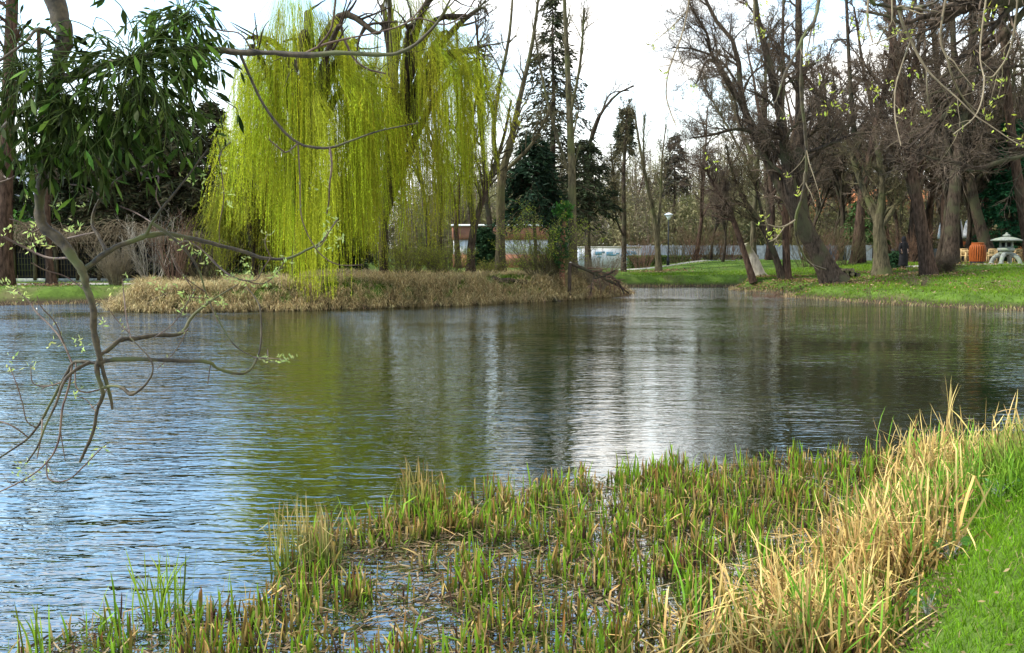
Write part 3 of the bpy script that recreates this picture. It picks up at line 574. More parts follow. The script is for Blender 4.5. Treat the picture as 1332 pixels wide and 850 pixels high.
willow('weeping_willow', 'thinner olive green weeping willow with bare trunks showing through its strands', 555, 38, 12.0, 3.0, 202, 72, 22, (.43, .46, .03), bottom=bot_b, trunkpts=[(500, 362, 16), (498, 320, 13), (505, 260, 12), (520, 180, 10), (525, 100, 8)], spread=.17)
def bot_c(X_, Y_, g): return np.full(len(X_), 1.0)+g.random(len(X_))**2*1.5
willow('weeping_willow', 'smaller muted green willow peeping out left of the dense one', 345, 38.5, 5.4, 2.0, 203, 50, 26, (.30, .32, .03), bottom=bot_c, trunkpts=[(330, 375, 10), (330, 340, 8), (328, 290, 7), (326, 250, 5)])
# ---------------------------------------------------------------- overhanging branch with young leaves (left foreground)
CURVES = []
def smooth_twig(mb, pts, Y, m=None, sides=7, wob_=0, seed=0, dY=0):
    g = rng(seed); k = len(pts); m = m or max(8, k*4)
    ph = g.uniform(0, 6.28); yy = Y+wob_*np.sin(np.linspace(0, 3, k)+ph)+np.linspace(0, dY, k)-wob_*math.sin(ph)
    p = np.array([[*at(a, b, yy[i]), c*yy[i]/F/2] for i, (a, b, c) in enumerate(pts)])
    if CURVES:
        A_ = np.concatenate(CURVES); dd = np.linalg.norm(A_-p[0, :3], axis=1); j = dd.argmin(); de = np.linalg.norm(A_-p[-1, :3], axis=1); je = de.argmin()
        if dd[j] <= de[je]: p[:, :3] += (A_[j]-p[0, :3])*np.linspace(1, 0, k)[:, None]**1.5
        else: p[:, :3] += (A_[je]-p[-1, :3])*np.linspace(0, 1, k)[:, None]**1.5
    q = crom(p, m); CURVES.append(q[:, :3].copy()); nb = g.normal(size=m); q[:, 3] *= 1+.10*nb*(q[:, 3] > .006); q[:, :3] += g.normal(size=(m, 3))*(q[:, 3:4]*.08)
    add_tubes(mb, q[:, :3], np.maximum(q[:, 3], .0012), sides); return q
def bud_cluster(mb, p, g, n, ln, col, d=None, sp=.012):
    dd = g.normal(size=(n, 3))+(np.array([0, 0, .7]) if d is None else d)
    add_leaves(mb, p+g.normal(size=(n, 3))*sp, dd, ln*g.uniform(.5, 1.25, n), ln*.33, vary(g, col, n, .25, .12), g)
YF = 4.2
br = thing('willow_branch', 'gnarled mossy willow branch with young leaves hanging over the water from the top left', 'branch', tuple(at(66, -60, YF)))
o0 = np.array(br.location)
class Shift(MB):
    def build(s, *a, **k):
        s.V = [v-s.off for v in s.V]; return MB.build(s, *a, **k)
bm = Shift(); bm.off = o0; tm = Shift(); tm.off = o0; lm = Shift(); lm.off = o0
LC = (.46, .54, .17)
main = [(a_, b_, c_*.86) for a_, b_, c_ in [(58, -90, 34), (66, -20, 30), (78, 20, 27), (84, 50, 24), (76, 90, 21), (66, 130, 18), (60, 180, 16), (56, 230, 15), (51, 268, 15), (57, 295, 17), (78, 312, 16), (95, 335, 14), (108, 355, 13), (113, 375, 11), (121, 400, 10.5), (122, 430, 10), (128, 458, 9), (133, 478, 6.5), (139, 500, 5.5), (144, 518, 5), (146, 533, 3.5)]]
limb = [(74, 112, 13), (100, 100, 11), (150, 85, 9), (220, 69, 8), (280, 67, 8), (310, 70, 8), (350, 70, 7), (400, 73, 7), (440, 70, 6), (500, 72, 5), (530, 65, 4.5), (555, 45, 4), (575, 20, 3), (592, -15, 2.5)]
smooth_twig(bm, main, YF, 90, 12, .04, 1); smooth_twig(bm, limb, YF, 60, 10, .1, 2)
BR = [
 [(110, 352, 8), (125, 340, 8), (150, 322, 8), (175, 313, 8), (195, 306, 9), (220, 304, 7), (250, 310, 6), (290, 320, 6), (320, 328, 5), (345, 336, 5), (375, 336, 4), (400, 325, 3.5), (418, 315, 3), (432, 295, 2), (440, 283, 1.5)],
 [(136, 327, 5), (126, 307, 4.5), (118, 290, 4.5), (125, 265, 4.5), (145, 240, 4), (168, 222, 4), (190, 216, 3), (215, 200, 2)],
 [(190, 305, 5), (200, 285, 4), (215, 265, 4), (240, 235, 3), (262, 205, 2.5), (272, 193, 2)],
 [(200, 307, 5), (225, 322, 4), (250, 345, 3.5), (262, 365, 3), (270, 390, 2.5), (285, 420, 2.5), (305, 450, 2), (330, 465, 2)],
 [(127, 463, 7), (140, 456, 7), (155, 443, 7), (175, 441, 7), (200, 437, 7), (230, 436, 6), (240, 428, 5), (250, 412, 5), (270, 395, 4), (285, 385, 2.5), (310, 370, 1.5)],
 [(132, 469, 7), (160, 466, 7), (200, 467, 6), (240, 469, 6), (270, 470, 5.5), (282, 478, 5), (300, 484, 5), (318, 485, 4.5), (330, 475, 4), (338, 455, 3), (340, 430, 3), (338, 400, 2.5), (330, 385, 2), (318, 370, 1.5)],
 [(124, 466, 8), (121, 480, 8), (127, 500, 7), (131, 515, 6), (124, 535, 5.5), (121, 560, 5), (111, 585, 5), (104, 601, 4)],
 [(120, 468, 5), (100, 467, 5.5), (90, 470, 5), (80, 490, 4.5), (65, 520, 4), (50, 550, 4), (35, 570, 3.5), (15, 585, 3), (-15, 605, 3)],
 [(121, 475, 6), (100, 485, 5), (85, 500, 4.5), (75, 525, 4), (60, 555, 3.5), (50, 580, 3), (35, 602, 2.5)],
 [(133, 504, 5), (150, 502, 5), (162, 506, 5.5), (170, 513, 5.5), (185, 505, 4), (198, 487, 3), (197, 470, 2.5), (185, 455, 2), (170, 440, 2)],
 [(325, 72, 4.5), (335, 100, 4), (350, 135, 4), (370, 165, 4), (395, 188, 4), (430, 193, 4), (460, 183, 3), (490, 172, 2.5), (520, 165, 2), (545, 160, 2)],
 [(72, 116, 6), (40, 130, 5), (10, 160, 5), (-20, 185, 4)], [(78, 60, 6), (50, 35, 5), (30, 55, 4), (0, 78, 4), (-20, 90, 4)],
]
for k, p in enumerate(BR): smooth_twig(bm, [(a_, b_, c_*.85) for a_, b_, c_ in p], YF, None, 8, .1 if k not in (6,) else .03, 10+k, g.uniform(-.25, .25) if k not in (6,) else 0)
TW = [
 [(92, 470, 3), (88, 500, 3), (80, 530, 3), (76, 570, 3), (65, 595, 2.5), (45, 615, 2), (20, 630, 2), (-5, 642, 2)],
 [(50, 550, 2), (52, 570, 2), (48, 597, 1.5)], [(65, 597, 2), (67, 620, 2), (90, 622, 2), (110, 605, 2), (130, 585, 1.5), (140, 577, 1)],
 [(98, 468, 2), (98, 500, 2), (110, 510, 2), (130, 507, 2)], [(96, 485, 2), (80, 497, 2), (60, 502, 2), (43, 498, 1.5), (40, 476, 1)],
 [(-10, 300, 3), (30, 322, 3), (60, 336, 3), (88, 336, 3)], [(86, 468, 2.5), (75, 440, 2.5), (60, 420, 2), (45, 405, 2), (35, 390, 1.5), (20, 378, 1.5), (5, 370, 1)],
 [(72, 438, 2), (66, 415, 1.5), (52, 398, 1.5), (48, 385, 1)], [(35, 553, 2), (26, 545, 1.6), (25, 525, 1.5), (20, 500, 1.5), (12, 476, 1)], [(-10, 545, 2), (20, 550, 2), (45, 556, 2)],
 [(228, 322, 2), (240, 318, 2), (262, 330, 2), (280, 348, 2), (300, 361, 2), (315, 366, 2), (333, 365, 1.5), (342, 350, 1.5), (352, 335, 1.5)],
 [(280, 322, 2.5), (290, 345, 2.2), (300, 360, 2)], [(318, 368, 1.5), (345, 372, 1.5), (360, 358, 1.5), (372, 338, 1.2)], [(262, 382, 1.8), (245, 368, 1.5), (230, 352, 1.5), (222, 330, 1.2)],
 [(168, 438, 2), (163, 410, 2), (161, 385, 1.8), (159, 363, 1)], [(160, 440, 2), (150, 420, 1.5), (140, 400, 1.2)], [(245, 428, 1.8), (258, 445, 1.5)],
 [(235, 438, 1.8), (225, 460, 1.2), (205, 480, 1.2)], [(200, 440, 1.5), (222, 420, 1.5), (236, 390, 1.5), (245, 360, 1)], [(283, 420, 1.5), (272, 392, 1.2), (255, 390, 1)],
 [(325, 478, 2), (345, 470, 2), (348, 455, 1.5)], [(330, 470, 1.5), (350, 468, 1.2), (375, 468, 1.2)],
 [(400, 72, 3), (430, 58, 3), (470, 48, 2.5), (500, 41, 2), (530, 30, 2), (552, 5, 2), (556, -15, 1.5)], [(405, 70, 3), (425, 45, 3), (433, 20, 3), (438, -15, 3)],
 [(455, 71, 3.5), (463, 85, 3), (478, 93, 2.5), (502, 96, 2)], [(530, 55, 2), (550, 38, 2), (580, 40, 2), (605, 22, 2), (622, -8, 2)], [(340, 68, 2.5), (320, 45, 2), (290, 40, 2), (270, 35, 1.5)],
 [(430, 193, 3), (432, 215, 3), (429, 240, 2.5), (428, 262, 2), (425, 278, 1.5)], [(392, 190, 2.2), (376, 200, 2), (366, 195, 2), (350, 182, 1.5)], [(386, 195, 1.8), (389, 240, 1.8), (391, 285, 1.6), (405, 318, 1.6), (420, 335, 1.6), (440, 345, 1.5), (472, 345, 1.2)],
 [(395, 330, 1.6), (410, 322, 1.5), (425, 303, 1.5), (440, 285, 1)], [(352, 335, 1.8), (345, 318, 1.5), (347, 305, 1)], [(285, 205, 1.8), (290, 225, 1.6), (295, 250, 1.5), (293, 270, 1.2), (296, 290, 1)], [(272, 193, 2), (285, 190, 1.6), (300, 185, 1.2)],
 [(168, 222, 2.2), (178, 232, 2), (195, 232, 1.6), (215, 222, 1.4)], [(130, 262, 2), (108, 245, 1.8), (90, 240, 1.5)], [(122, 285, 2), (105, 300, 2), (88, 310, 2)], [(210, 272, 2), (203, 255, 1.8), (206, 235, 1.6), (206, 218, 1.2)],
 [(195, 300, 2), (175, 280, 1.8), (155, 268, 1.4)], [(225, 330, 1.8), (235, 350, 1.6), (252, 378, 1.4)], [(-10, 240, 2.5), (15, 235, 2.5), (28, 225, 2.5), (36, 212, 2.5), (40, 150, 2)], [(-10, 205, 2), (5, 230, 2), (15, 240, 2)],
 [(113, 380, 1.8), (85, 360, 1.6), (60, 352, 1.5), (40, 342, 1.2)], [(56, 300, 2), (40, 305, 2), (25, 290, 1.6), (12, 285, 1.2)],
 [(124, 535, 1.6), (112, 520, 1.5), (98, 515, 1.4)], [(285, 478, 1.5), (270, 500, 1.2)], [(150, 502, 1.5), (135, 520, 1.4), (118, 532, 1.2)], [(100, 560, 1.4), (90, 585, 1.3), (85, 600, 1)],
]
gl = rng(77)
TWq = [smooth_twig(tm, p, YF, None, 5, .08, 60+k, gl.uniform(-.15, .15)) for k, p in enumerate(TW)]
# finer procedural twiglets
for q in TWq:
    if len(q) > 14 and gl.random() < .7:
        P, Rr = grow(gl, q[None, :, :3], q[None, :, 3], 2, .3, .95, .18, 45, .0, .12, 5, .6, .0012, lmin=.05); add_tubes(tm, P, Rr, 4)
# young leaves: at the tips and along the listed chains
CL = [(45, 295, 6), (38, 305, 6), (52, 312, 7), (42, 322, 6), (62, 320, 5), (10, 298, 5), (100, 292, 5), (105, 268, 5), (88, 296, 4), (75, 270, 4), (95, 300, 5), (35, 257, 3), (8, 370, 5), (20, 378, 5), (33, 385, 4), (16, 382, 4), (162, 363, 4), (145, 376, 3), (240, 232, 4), (250, 236, 5), (262, 233, 5), (232, 370, 4), (205, 372, 5), (212, 376, 5), (198, 367, 4),
      (234, 317, 5), (244, 322, 5), (252, 328, 6), (262, 334, 5), (270, 342, 6), (284, 352, 5), (296, 361, 5), (308, 364, 5), (318, 367, 8), (328, 366, 9), (322, 358, 5), (318, 345, 4), (320, 336, 4), (345, 372, 5), (356, 362, 5), (362, 352, 6), (370, 342, 5), (250, 388, 6), (262, 390, 6), (272, 391, 7), (284, 394, 6), (290, 396, 5), (238, 384, 5), (235, 408, 3), (237, 400, 4),
      (347, 306, 4), (425, 303, 5), (430, 297, 5), (436, 288, 5), (422, 312, 4), (416, 330, 4), (445, 313, 5), (440, 318, 4), (428, 325, 4), (350, 466, 4), (362, 468, 6), (372, 469, 6), (378, 467, 5), (281, 160, 4), (284, 178, 4), (288, 200, 4), (290, 222, 4), (296, 250, 3), (293, 265, 4), (264, 250, 3), (300, 185, 4), (40, 478, 4), (12, 480, 4), (95, 516, 3), (127, 560, 5), (118, 600, 4), (25, 618, 4), (30, 605, 3), (40, 622, 5), (130, 583, 3), (60, 610, 4), (15, 470, 3), (100, 445, 4), (108, 450, 4), (68, 448, 3), (5, 318, 4), (428, 278, 3), (420, 240, 2), (132, 420, 3)]
for (x, y, n) in CL: bud_cluster(lm, at(x, y, YF+gl.uniform(-.06, .06)), gl, n+3, .027, LC, sp=.012)
for q in TWq[:34]:
    for i in gl.integers(2, len(q), 3): bud_cluster(lm, q[i, :3], gl, 2, .02, (.28, .30, .12), sp=.004)
bm.build('limb', m_fbark, br, True); tm.build('twigs', m_ftwig, br, True); lm.build('young_leaves', m_leaf, br)
# ---------------------------------------------------------------- mistletoe clumps on that branch
def mistletoe(label, cx, cy, Y, rx, ry, nst, seed, col=(.030, .052, .008), hang=.45):
    g = rng(seed); c = at(cx, cy, Y); root = thing('mistletoe', label, 'mistletoe', tuple(c), 0, None)
    k = Y/F; sb = MB(); lb = MB(); P = np.zeros((nst, 1, 3)); cur = g.normal(size=(nst, 3))*[.02, .02, .02]; d = nrm(g.normal(size=(nst, 3))*[1, .7, 1]-[0, 0, hang])
    target = d*np.array([rx*k, min(rx, ry)*k*.7, ry*k])*g.uniform(.35, 1.0, (nst, 1))
    seg = 5; s = np.linspace(0, 1, 9)[None, :, None]
    mid = target*.5+g.normal(size=(nst, 3))*.05+[0, 0, .05]
    path = cur[:, None]*(1-s)**2+2*s*(1-s)*mid[:, None]+s**2*(target-[0, 0, .06])[:, None]
    cg = vary(g, (.07, .10, .025), nst); add_tubes(sb, path, np.full((nst, 9), .0022), 4, cg)
    # paired forks: leaves in twos at the tips and at nodes
    for it, fr in enumerate([1.0, .82, .62]):
        p = path[:, int(fr*8)]; ok = g.random(nst) < (.95, .55, .3)[it]; p = p[ok]; dd = nrm(path[:, int(fr*8)]-path[:, int(fr*8)-1])[ok]; M = len(p)
        sub = nrm(dd+g.normal(size=(M, 3))*.6-[0, 0, .35])
        tip = p+sub*g.uniform(.02, .07, (M, 1)); add_tubes(sb, np.stack([p, (p+tip)/2, tip], 1), np.full((M, 3), .0018), 3, vary(g, (.08, .12, .03), M))
        side = nrm(np.cross(sub, g.normal(size=(M, 3))))
        for sgn in (-1, 1):
            ld = nrm(sub*.9+side*sgn*.6-[0, 0, .35]); ln = g.uniform(.04, .10, M)[:, None]; wv = nrm(np.cross(ld, g.normal(size=(M, 3))))*ln*g.uniform(.10, .15, (M, 1)); nv = np.cross(ld, nrm(wv))
            dr = np.array([0, 0, -1.])*ln*.12
            pts = [tip, tip+ld*ln*.3, tip+ld*ln*.62+dr*.4, tip+ld*ln+dr]
            V = np.stack([pts[0], pts[1]+wv*.75, pts[1]-wv*.75, pts[2]+wv, pts[2]-wv, pts[3]], 1)
            b_ = np.arange(M)[:, None]*6
            lb.add(V.reshape(-1, 3), np.concatenate([b_+np.array([1, 2, 4, 3])]), np.concatenate([b_+np.array([0, 2, 1]), b_+np.array([3, 4, 5])]), np.repeat(vary(g, col, M, .7, .15)*np.where(g.random((M, 1)) < .18, 2.6, .8), 6, 0))
    sb.build('stems', m_leaf, root); lb.build('leaves', m_mist, root, True); return root
mistletoe('large dark green mistletoe clump hanging on the left branch near the thin limb', 175, 85, YF-.14, 140, 118, 165, 301)
mistletoe('lower mistletoe clump of drooping dark leaves around the bend of the branch', 105, 145, YF-.12, 105, 100, 125, 302)
mistletoe('mistletoe clump at the left edge of the picture behind the branch', 30, 90, YF-.1, 90, 140, 115, 303)
mistletoe('mistletoe clump with paler green leaves at the top near the open sky', 235, 25, YF-.05, 65, 70, 80, 304, (.055, .10, .015))
# ---------------------------------------------------------------- overhanging branches, top right
YR = 6.5; CURVES.clear()
rb = thing('overhanging_branch', 'long thin olive twigs with small buds dangling from the top right', 'branch', tuple(at(1200, -120, YR))); o1 = np.array(rb.location)
bm = Shift(); bm.off = o1; tm = Shift(); tm.off = o1; lm = Shift(); lm.off = o1
smooth_twig(bm, [(1500, -190, 20), (1350, -130, 16), (1200, -105, 12), (1060, -90, 9), (900, -70, 6), (820, -60, 3)], YR, 50, 8)
W = [
 [(1072, -92, 6), (1071, -30, 5), (1069, 0, 5), (1062, 28, 4.5), (1050, 42, 4), (1036, 70, 4), (1022, 95, 3), (1012, 125, 2), (1005, 140, 1.5)],
 [(1031, 80, 3), (1031, 120, 3.5), (1034, 150, 4), (1040, 185, 4), (1043, 230, 3.5), (1039, 265, 3.5), (1033, 285, 3.5), (1033, 305, 3.5), (1040, 325, 3), (1052, 343, 3), (1074, 351, 2.5)],
 [(1033, 296, 2.5), (1020, 300, 2.2), (1008, 297, 2), (998, 292, 1.5)], [(1018, 301, 1.8), (1009, 312, 1.8), (1000, 315, 1.2)],
 [(908, -72, 3), (900, 5, 2.5), (890, 45, 2.2), (876, 80, 2), (869, 105, 2), (868, 128, 2), (874, 150, 1.6), (880, 165, 1.2)], [(893, 30, 1.6), (872, 42, 1.4), (850, 55, 1)],
 [(1110, -95, 4), (1132, -3, 5), (1150, 7, 5), (1170, 11, 5), (1190, 10, 4.5), (1210, 6, 4), (1222, -2, 3), (1232, -25, 3)],
 [(1168, 11, 4), (1175, 35, 3.5), (1190, 65, 3.5), (1205, 90, 3), (1222, 108, 2.2), (1245, 128, 2), (1268, 150, 2), (1290, 165, 1.6), (1320, 185, 1.4), (1345, 195, 1.2)],
 [(1260, -105, 3), (1228, 40, 3), (1235, 80, 2.6), (1241, 105, 2.4), (1252, 126, 2), (1268, 148, 1.6)], [(1300, -110, 3), (1275, 60, 2), (1280, 110, 1.8), (1270, 150, 1.6), (1240, 175, 1.5)],
 [(1150, -95, 3), (1160, 20, 2), (1150, 40, 2), (1140, 60, 1.5)], [(1180, 60, 2), (1170, 90, 1.8), (1163, 120, 1.8), (1164, 155, 1.6), (1172, 190, 1.2)], [(1205, 90, 1.8), (1206, 120, 1.6), (1210, 150, 1.2)],
 [(1100, 2, 3), (1118, 30, 2.5), (1135, 55, 2)], [(1130, 60, 1.5), (1160, 50, 1.5), (1180, 42, 1.2)], [(985, -80, 3), (982, 20, 2), (986, 60, 1.5)], [(1330, -130, 3), (1318, 40, 2), (1295, 95, 2), (1278, 100, 1.5)]]
Wq = [smooth_twig(bm if k in (0, 1, 6) else tm, p, YR, None, 6, .18, 400+k, gl.uniform(-.4, .4) if k != 1 else 0) for k, p in enumerate(W)]
for q in Wq:
    P, Rr = grow(gl, q[None, :, :3], q[None, :, 3], 5, .3, 1, .2, 40, -.03, .12, 5, .6, .0012, lmin=.15); add_tubes(tm, P, Rr, 4)
    for i in gl.integers(0, 5, 4): bud_cluster(lm, P[i, 4], gl, 5, .035, (.34, .38, .07), sp=.012)
for (x, y, n) in [(1082, 135, 7), (1072, 145, 7), (1065, 140, 5), (1095, 138, 5), (1070, 110, 6), (1074, 118, 6), (1140, 118, 7), (1150, 112, 6), (1130, 118, 5), (1095, 141, 5), (990, 10, 6), (985, 20, 6), (1115, 30, 5), (1290, 12, 6), (1292, 18, 5), (1245, 138, 5), (1174, 153, 5), (1305, 165, 5), (1310, 178, 5), (1325, 182, 6), (1247, 175, 4), (918, 210, 4), (930, 211, 4), (1000, 312, 4), (1182, 95, 4), (1190, 97, 4), (1278, 40, 3), (1277, 70, 3), (1058, 80, 3), (1058, 35, 3)]:
    bud_cluster(lm, at(x, y, YR+gl.uniform(-.3, .3)), gl, n, .042, (.36, .40, .06), sp=.03)
bm.build('limb', m_fbark, rb, True); tm.build('twigs', m_twigt, rb, True); lm.build('young_leaves', m_leaf, rb)
YD = 22; CURVES.clear()
db = thing('overhanging_branch', 'thick dark bough reaching in from the top right corner with long curved side branches', 'branch', tuple(at(1420, -60, YD))); o2 = np.array(db.location)
bm = Shift(); bm.off = o2; tm = Shift(); tm.off = o2
D = [[(1430, -70, 30), (1340, -8, 24), (1290, 0, 20), (1262, 6, 18), (1240, 17, 15), (1224, 27, 12), (1212, 35, 8)],
     [(1420, 60, 9), (1340, 112, 8), (1300, 130, 7.5), (1265, 152, 7), (1240, 165, 6), (1205, 180, 4.5), (1180, 195, 3)],
     [(1430, 150, 8), (1340, 205, 6), (1300, 228, 5.5), (1262, 254, 5), (1230, 266, 4), (1190, 282, 3), (1150, 296, 2)],
     [(1240, 15, 8), (1205, 20, 6), (1175, 30, 5), (1150, 20, 4), (1120, 15, 3)], [(1350, 55, 7), (1300, 70, 6), (1262, 82, 5), (1235, 100, 4), (1210, 112, 3)], [(1345, 30, 6), (1300, 35, 5), (1275, 40, 4), (1240, 60, 3)], [(1350, 85, 5), (1310, 88, 4), (1280, 98, 3), (1260, 110, 2)]]
for k, p in enumerate(D):
    q = smooth_twig(bm, p, YD, 30, 9, .5, 500+k); P, Rr = grow(gl, q[None, :, :3], q[None, :, 3], 20, .08, 1, .34, 45, -.02, .14, 7, .4, .010); add_tubes(bm, P, Rr, 5)
    P2, R2 = grow(gl, P, Rr, 10, .1, 1, .5, 45, -.02, .18, 5, .6, .006); add_tubes(tm, P2, R2, 3)
bm.build('limb', m_bark, db, True); tm.build('twigs', m_twig, db)
# ---------------------------------------------------------------- buildings, walls and fences
def flat_mat(name, col, rough=.8, metal=0, spec=.3):
    m, t, b, o = M_(name); b.inputs['Base Color'].default_value = (*col, 1); b.inputs['Roughness'].default_value = rough; b.inputs['Metallic'].default_value = metal; b.inputs['Specular IOR Level'].default_value = spec; return m
def brick_mat(name, c1, c2, mortar, sc=4):
    m, t, b, o = M_(name); k = t.nodes.new('ShaderNodeTexBrick'); tc = t.nodes.new('ShaderNodeTexCoord'); mp = t.nodes.new('ShaderNodeMapping'); mp.inputs['Rotation'].default_value = (R_(90), 0, 0)
    k.inputs['Scale'].default_value = sc; k.inputs['Color1'].default_value = (*c1, 1); k.inputs['Color2'].default_value = (*c2, 1); k.inputs['Mortar'].default_value = (*mortar, 1)
    t.links.new(tc.outputs['Object'], mp.inputs[0]); t.links.new(mp.outputs[0], k.inputs['Vector']); t.links.new(k.outputs['Color'], b.inputs['Base Color']); b.inputs['Roughness'].default_value = .9; return m
m_brick = brick_mat('red_brick', (.40, .13, .06), (.30, .10, .05), (.35, .28, .22)); m_white = noise_mat('white_render', (.70, .71, .72), (.84, .85, .86), 1.5, .7, .1); m_wmetal = flat_mat('white_metal', (.8, .82, .84), .4)
m_glass = flat_mat('window_glass', (.03, .04, .045), .06, 0, .8); m_dark = flat_mat('painted_dark', (.012, .012, .012), .9); m_stone = noise_mat('grey_stone', (.13, .14, .12), (.27, .28, .245), 9, .9, .5, c3=(.20, .23, .16), s3=2.5, bd=.02)  # m_dark: shade of hollows put into colour; also bin liner and parasol poles
m_tile = noise_mat('orange_tiles', (.42, .15, .06), (.62, .26, .12), 6, .9, .4, (.3, 3, 3)); m_cream = noise_mat('cream_render', (.50, .47, .38), (.64, .60, .50), 1.5, .85, .1)
m_wood = noise_mat('pale_wood', (.42, .27, .12), (.60, .42, .20), 5, .6, .2, (1, 1, 8)); m_owood = noise_mat('orange_stained_wood', (.17, .038, .010), (.34, .095, .022), 6, .45, .3, (6, 6, 1), bd=.01)
m_black = flat_mat('black_metal', (.015, .016, .018), .5); m_fence = noise_mat('grey_fence_paint', (.12, .145, .155), (.20, .225, .24), 3, .6, .1); m_vine = noise_mat('vine_stems', (.08, .062, .038), (.19, .15, .095), 4, .95, 0)
# white and brick flat building
p = at(655, 340, 72); bx = p[0]; bz = .6; b = thing('flat_roofed_building', 'low red brick building with a broad white band seen between the tree trunks', 'building', (bx, 72, bz))
q = 72/F; Wd = 132*q
MB().box((0, 2, .52*1), (Wd, 4, 1.04)).build('brick_plinth', m_brick, b); MB().box((0, 2.02, 1.62), (Wd-.1, 3.9, 1.16)).build('white_band', m_white, b); MB().box((0, 1.98, 2.72), (Wd+.1, 4.1, 1.04)).build('brick_parapet', m_brick, b); MB().box((0, 2, 3.31), (Wd+.3, 4.4, .14)).build('roof_edge', m_white, b)
for k in range(6): MB().box((-Wd/2+.9+k*Wd/6, .03, 1.62), (.07, .06, 1.1)).build('mullion', m_wmetal, b)
MB().box((4.6, -.03, 1.55), (1.3, .05, .8)).build('window', m_glass, b)
# painted white wall and grey sheet fence
p0 = at(752, 340, 70); p1 = at(832, 340, 74)
def wall(name, label, cat, a, c, h, th, mat, parts=None, z0=.55):
    a = np.array(a[:2]); c = np.array(c[:2]); L_ = np.linalg.norm(c-a); an = math.atan2(c[1]-a[1], c[0]-a[0]); mid = (a+c)/2
    return thing(name, label, cat, (mid[0], mid[1], z0), an), L_
wt, L_ = wall('painted_wall', 'white wall painted with pale blue shapes behind the end of the peninsula', 'wall', p0, p1, 1.75, .2, m_white)
MB().box((0, 0, .8), (L_, .2, 1.6)).build('wall', m_white, wt); MB().box((0, 0, 1.66), (L_+.1, .3, .12)).build('coping', m_cream, wt)
g = rng(9); m_blue = noise_mat('blue_wall_paint', (.16, .38, .55), (.35, .58, .68), 4, .8, 0); gm = MB()
for k in range(16):
    x = -L_/2+L_*.3+g.random()*L_*.65; gm.box((x, -.108-.0012*k, .95+g.uniform(-.3, .35)), (g.uniform(.2, .7), .012, g.uniform(.10, .3)), 0)
gm.build('painting', m_blue, wt)
m_fence2 = noise_mat('dull_fence_paint', (.05, .062, .066), (.10, .12, .125), 3, .7, .1)
def sheet_fence(label, a, c, h, n, z0=.6, m_fence=None):
    m_fence = m_fence or m_fence2
    f, L_ = wall('sheet_fence', label, 'fence', a, c, h, .05, m_fence, z0=z0)
    for k in range(n):
        x0 = -L_/2+L_*k/n; wv = L_/n; xx = np.linspace(x0+.04, x0+wv-.04, 18); yy = .02*np.sin(np.arange(18)*np.pi/1.5)
        V = np.concatenate([np.c_[xx, yy, np.full(18, .05)], np.c_[xx, yy, np.full(18, h)], np.c_[xx, yy+.015, np.full(18, h)], np.c_[xx, yy+.015, np.full(18, .05)]]); i = np.arange(17)
        MB().add(V, np.concatenate([np.stack([i, i+1, i+19, i+18], 1), np.stack([i+18, i+19, i+37, i+36], 1), np.stack([i+36, i+37, i+55, i+54], 1)])).build('panel', m_fence, f)
        MB().box((x0, .03, h/2+.05), (.08, .08, h+.1)).build('post', m_fence, f)
    MB().box((0, .06, h-.15), (L_, .04, .06)).build('rail', m_fence, f)
    return f
sheet_fence('light grey corrugated sheet fence behind the green hedge and lamp post', at(816, 340, 76), at(905, 340, 76), 1.75, 6, m_fence=m_fence)
sheet_fence('long grey corrugated fence behind the leaning trees and log pile', at(905, 340, 78), at(1135, 340, 66), 1.75, 14)
sheet_fence('grey fence section visible past the dark figure', at(1150, 340, 72), at(1235, 340, 72), 1.5, 6)
# clipped hedge
def hedge(label, pa, pb, Y, h, th, n, seed, col):
    g = rng(seed); a = at(pa, 340, Y); c = at(pb, 340, Y); L_ = c[0]-a[0]; root = thing('hedge', label, 'hedge', ((a[0]+c[0])/2, Y, .6))
    p = np.stack([g.uniform(-L_/2, L_/2, n), g.uniform(-th/2, th/2, n), g.uniform(.0, h, n)], 1); f = g.integers(0, 3, n); p[f == 0, 1] = -th/2+g.normal(size=(f == 0).sum())*.03; p[f == 1, 2] = h+g.normal(size=(f == 1).sum())*.02
    mb = MB(); add_leaves(mb, p, g.normal(size=(n, 3)), .12, .08, vary(g, col, n, .4, .15), g); mb.build('foliage', m_leaf, root)
    k = int(L_*8); x = g.uniform(-L_/2, L_/2, k); y = g.uniform(-th/3, th/3, k); st = MB(); add_tubes(st, np.stack([np.c_[x, y, 0*x-.1], np.c_[x+.05, y, 0*x+h*.5], np.c_[x-.05, y, 0*x+h*.95]], 1), np.full((k, 3), .012), 4); st.build('stems', m_twig, root)
hedge('clipped green hedge in front of the grey sheet fence by the lamp post', 816, 896, 68, .92, .8, 8000, 1, (.09, .13, .03)); hedge('brownish hedge continuing right of the lamp post', 897, 985, 70, .95, .9, 5000, 2, (.10, .085, .04))
# park lamp
m_lamp = flat_mat('lamp_glass', (.75, .75, .7), .3); p = at(869, 340, 64); lp = thing('lamp_post', 'slim black park lamp post with a flat pale lantern head', 'street lamp', (p[0], 64, H(p[0], 64)-.02))
MB().lathe([(.0, 0), (.11, 0), (.11, .5), (.06, .62), (.045, 1.2), (.04, 3.2), (0, 3.2)], n=12).build('pole', m_black, lp, True); MB().lathe([(.0, 3.2), (.07, 3.2), (.10, 3.3), (.24, 3.52), (0, 3.52)], n=14).build('lantern', m_lamp, lp, True); MB().lathe([(0, 3.53), (.30, 3.53), (.30, 3.57), (.08, 3.68), (0, 3.69)], n=14).build('cap', m_wmetal, lp, True)
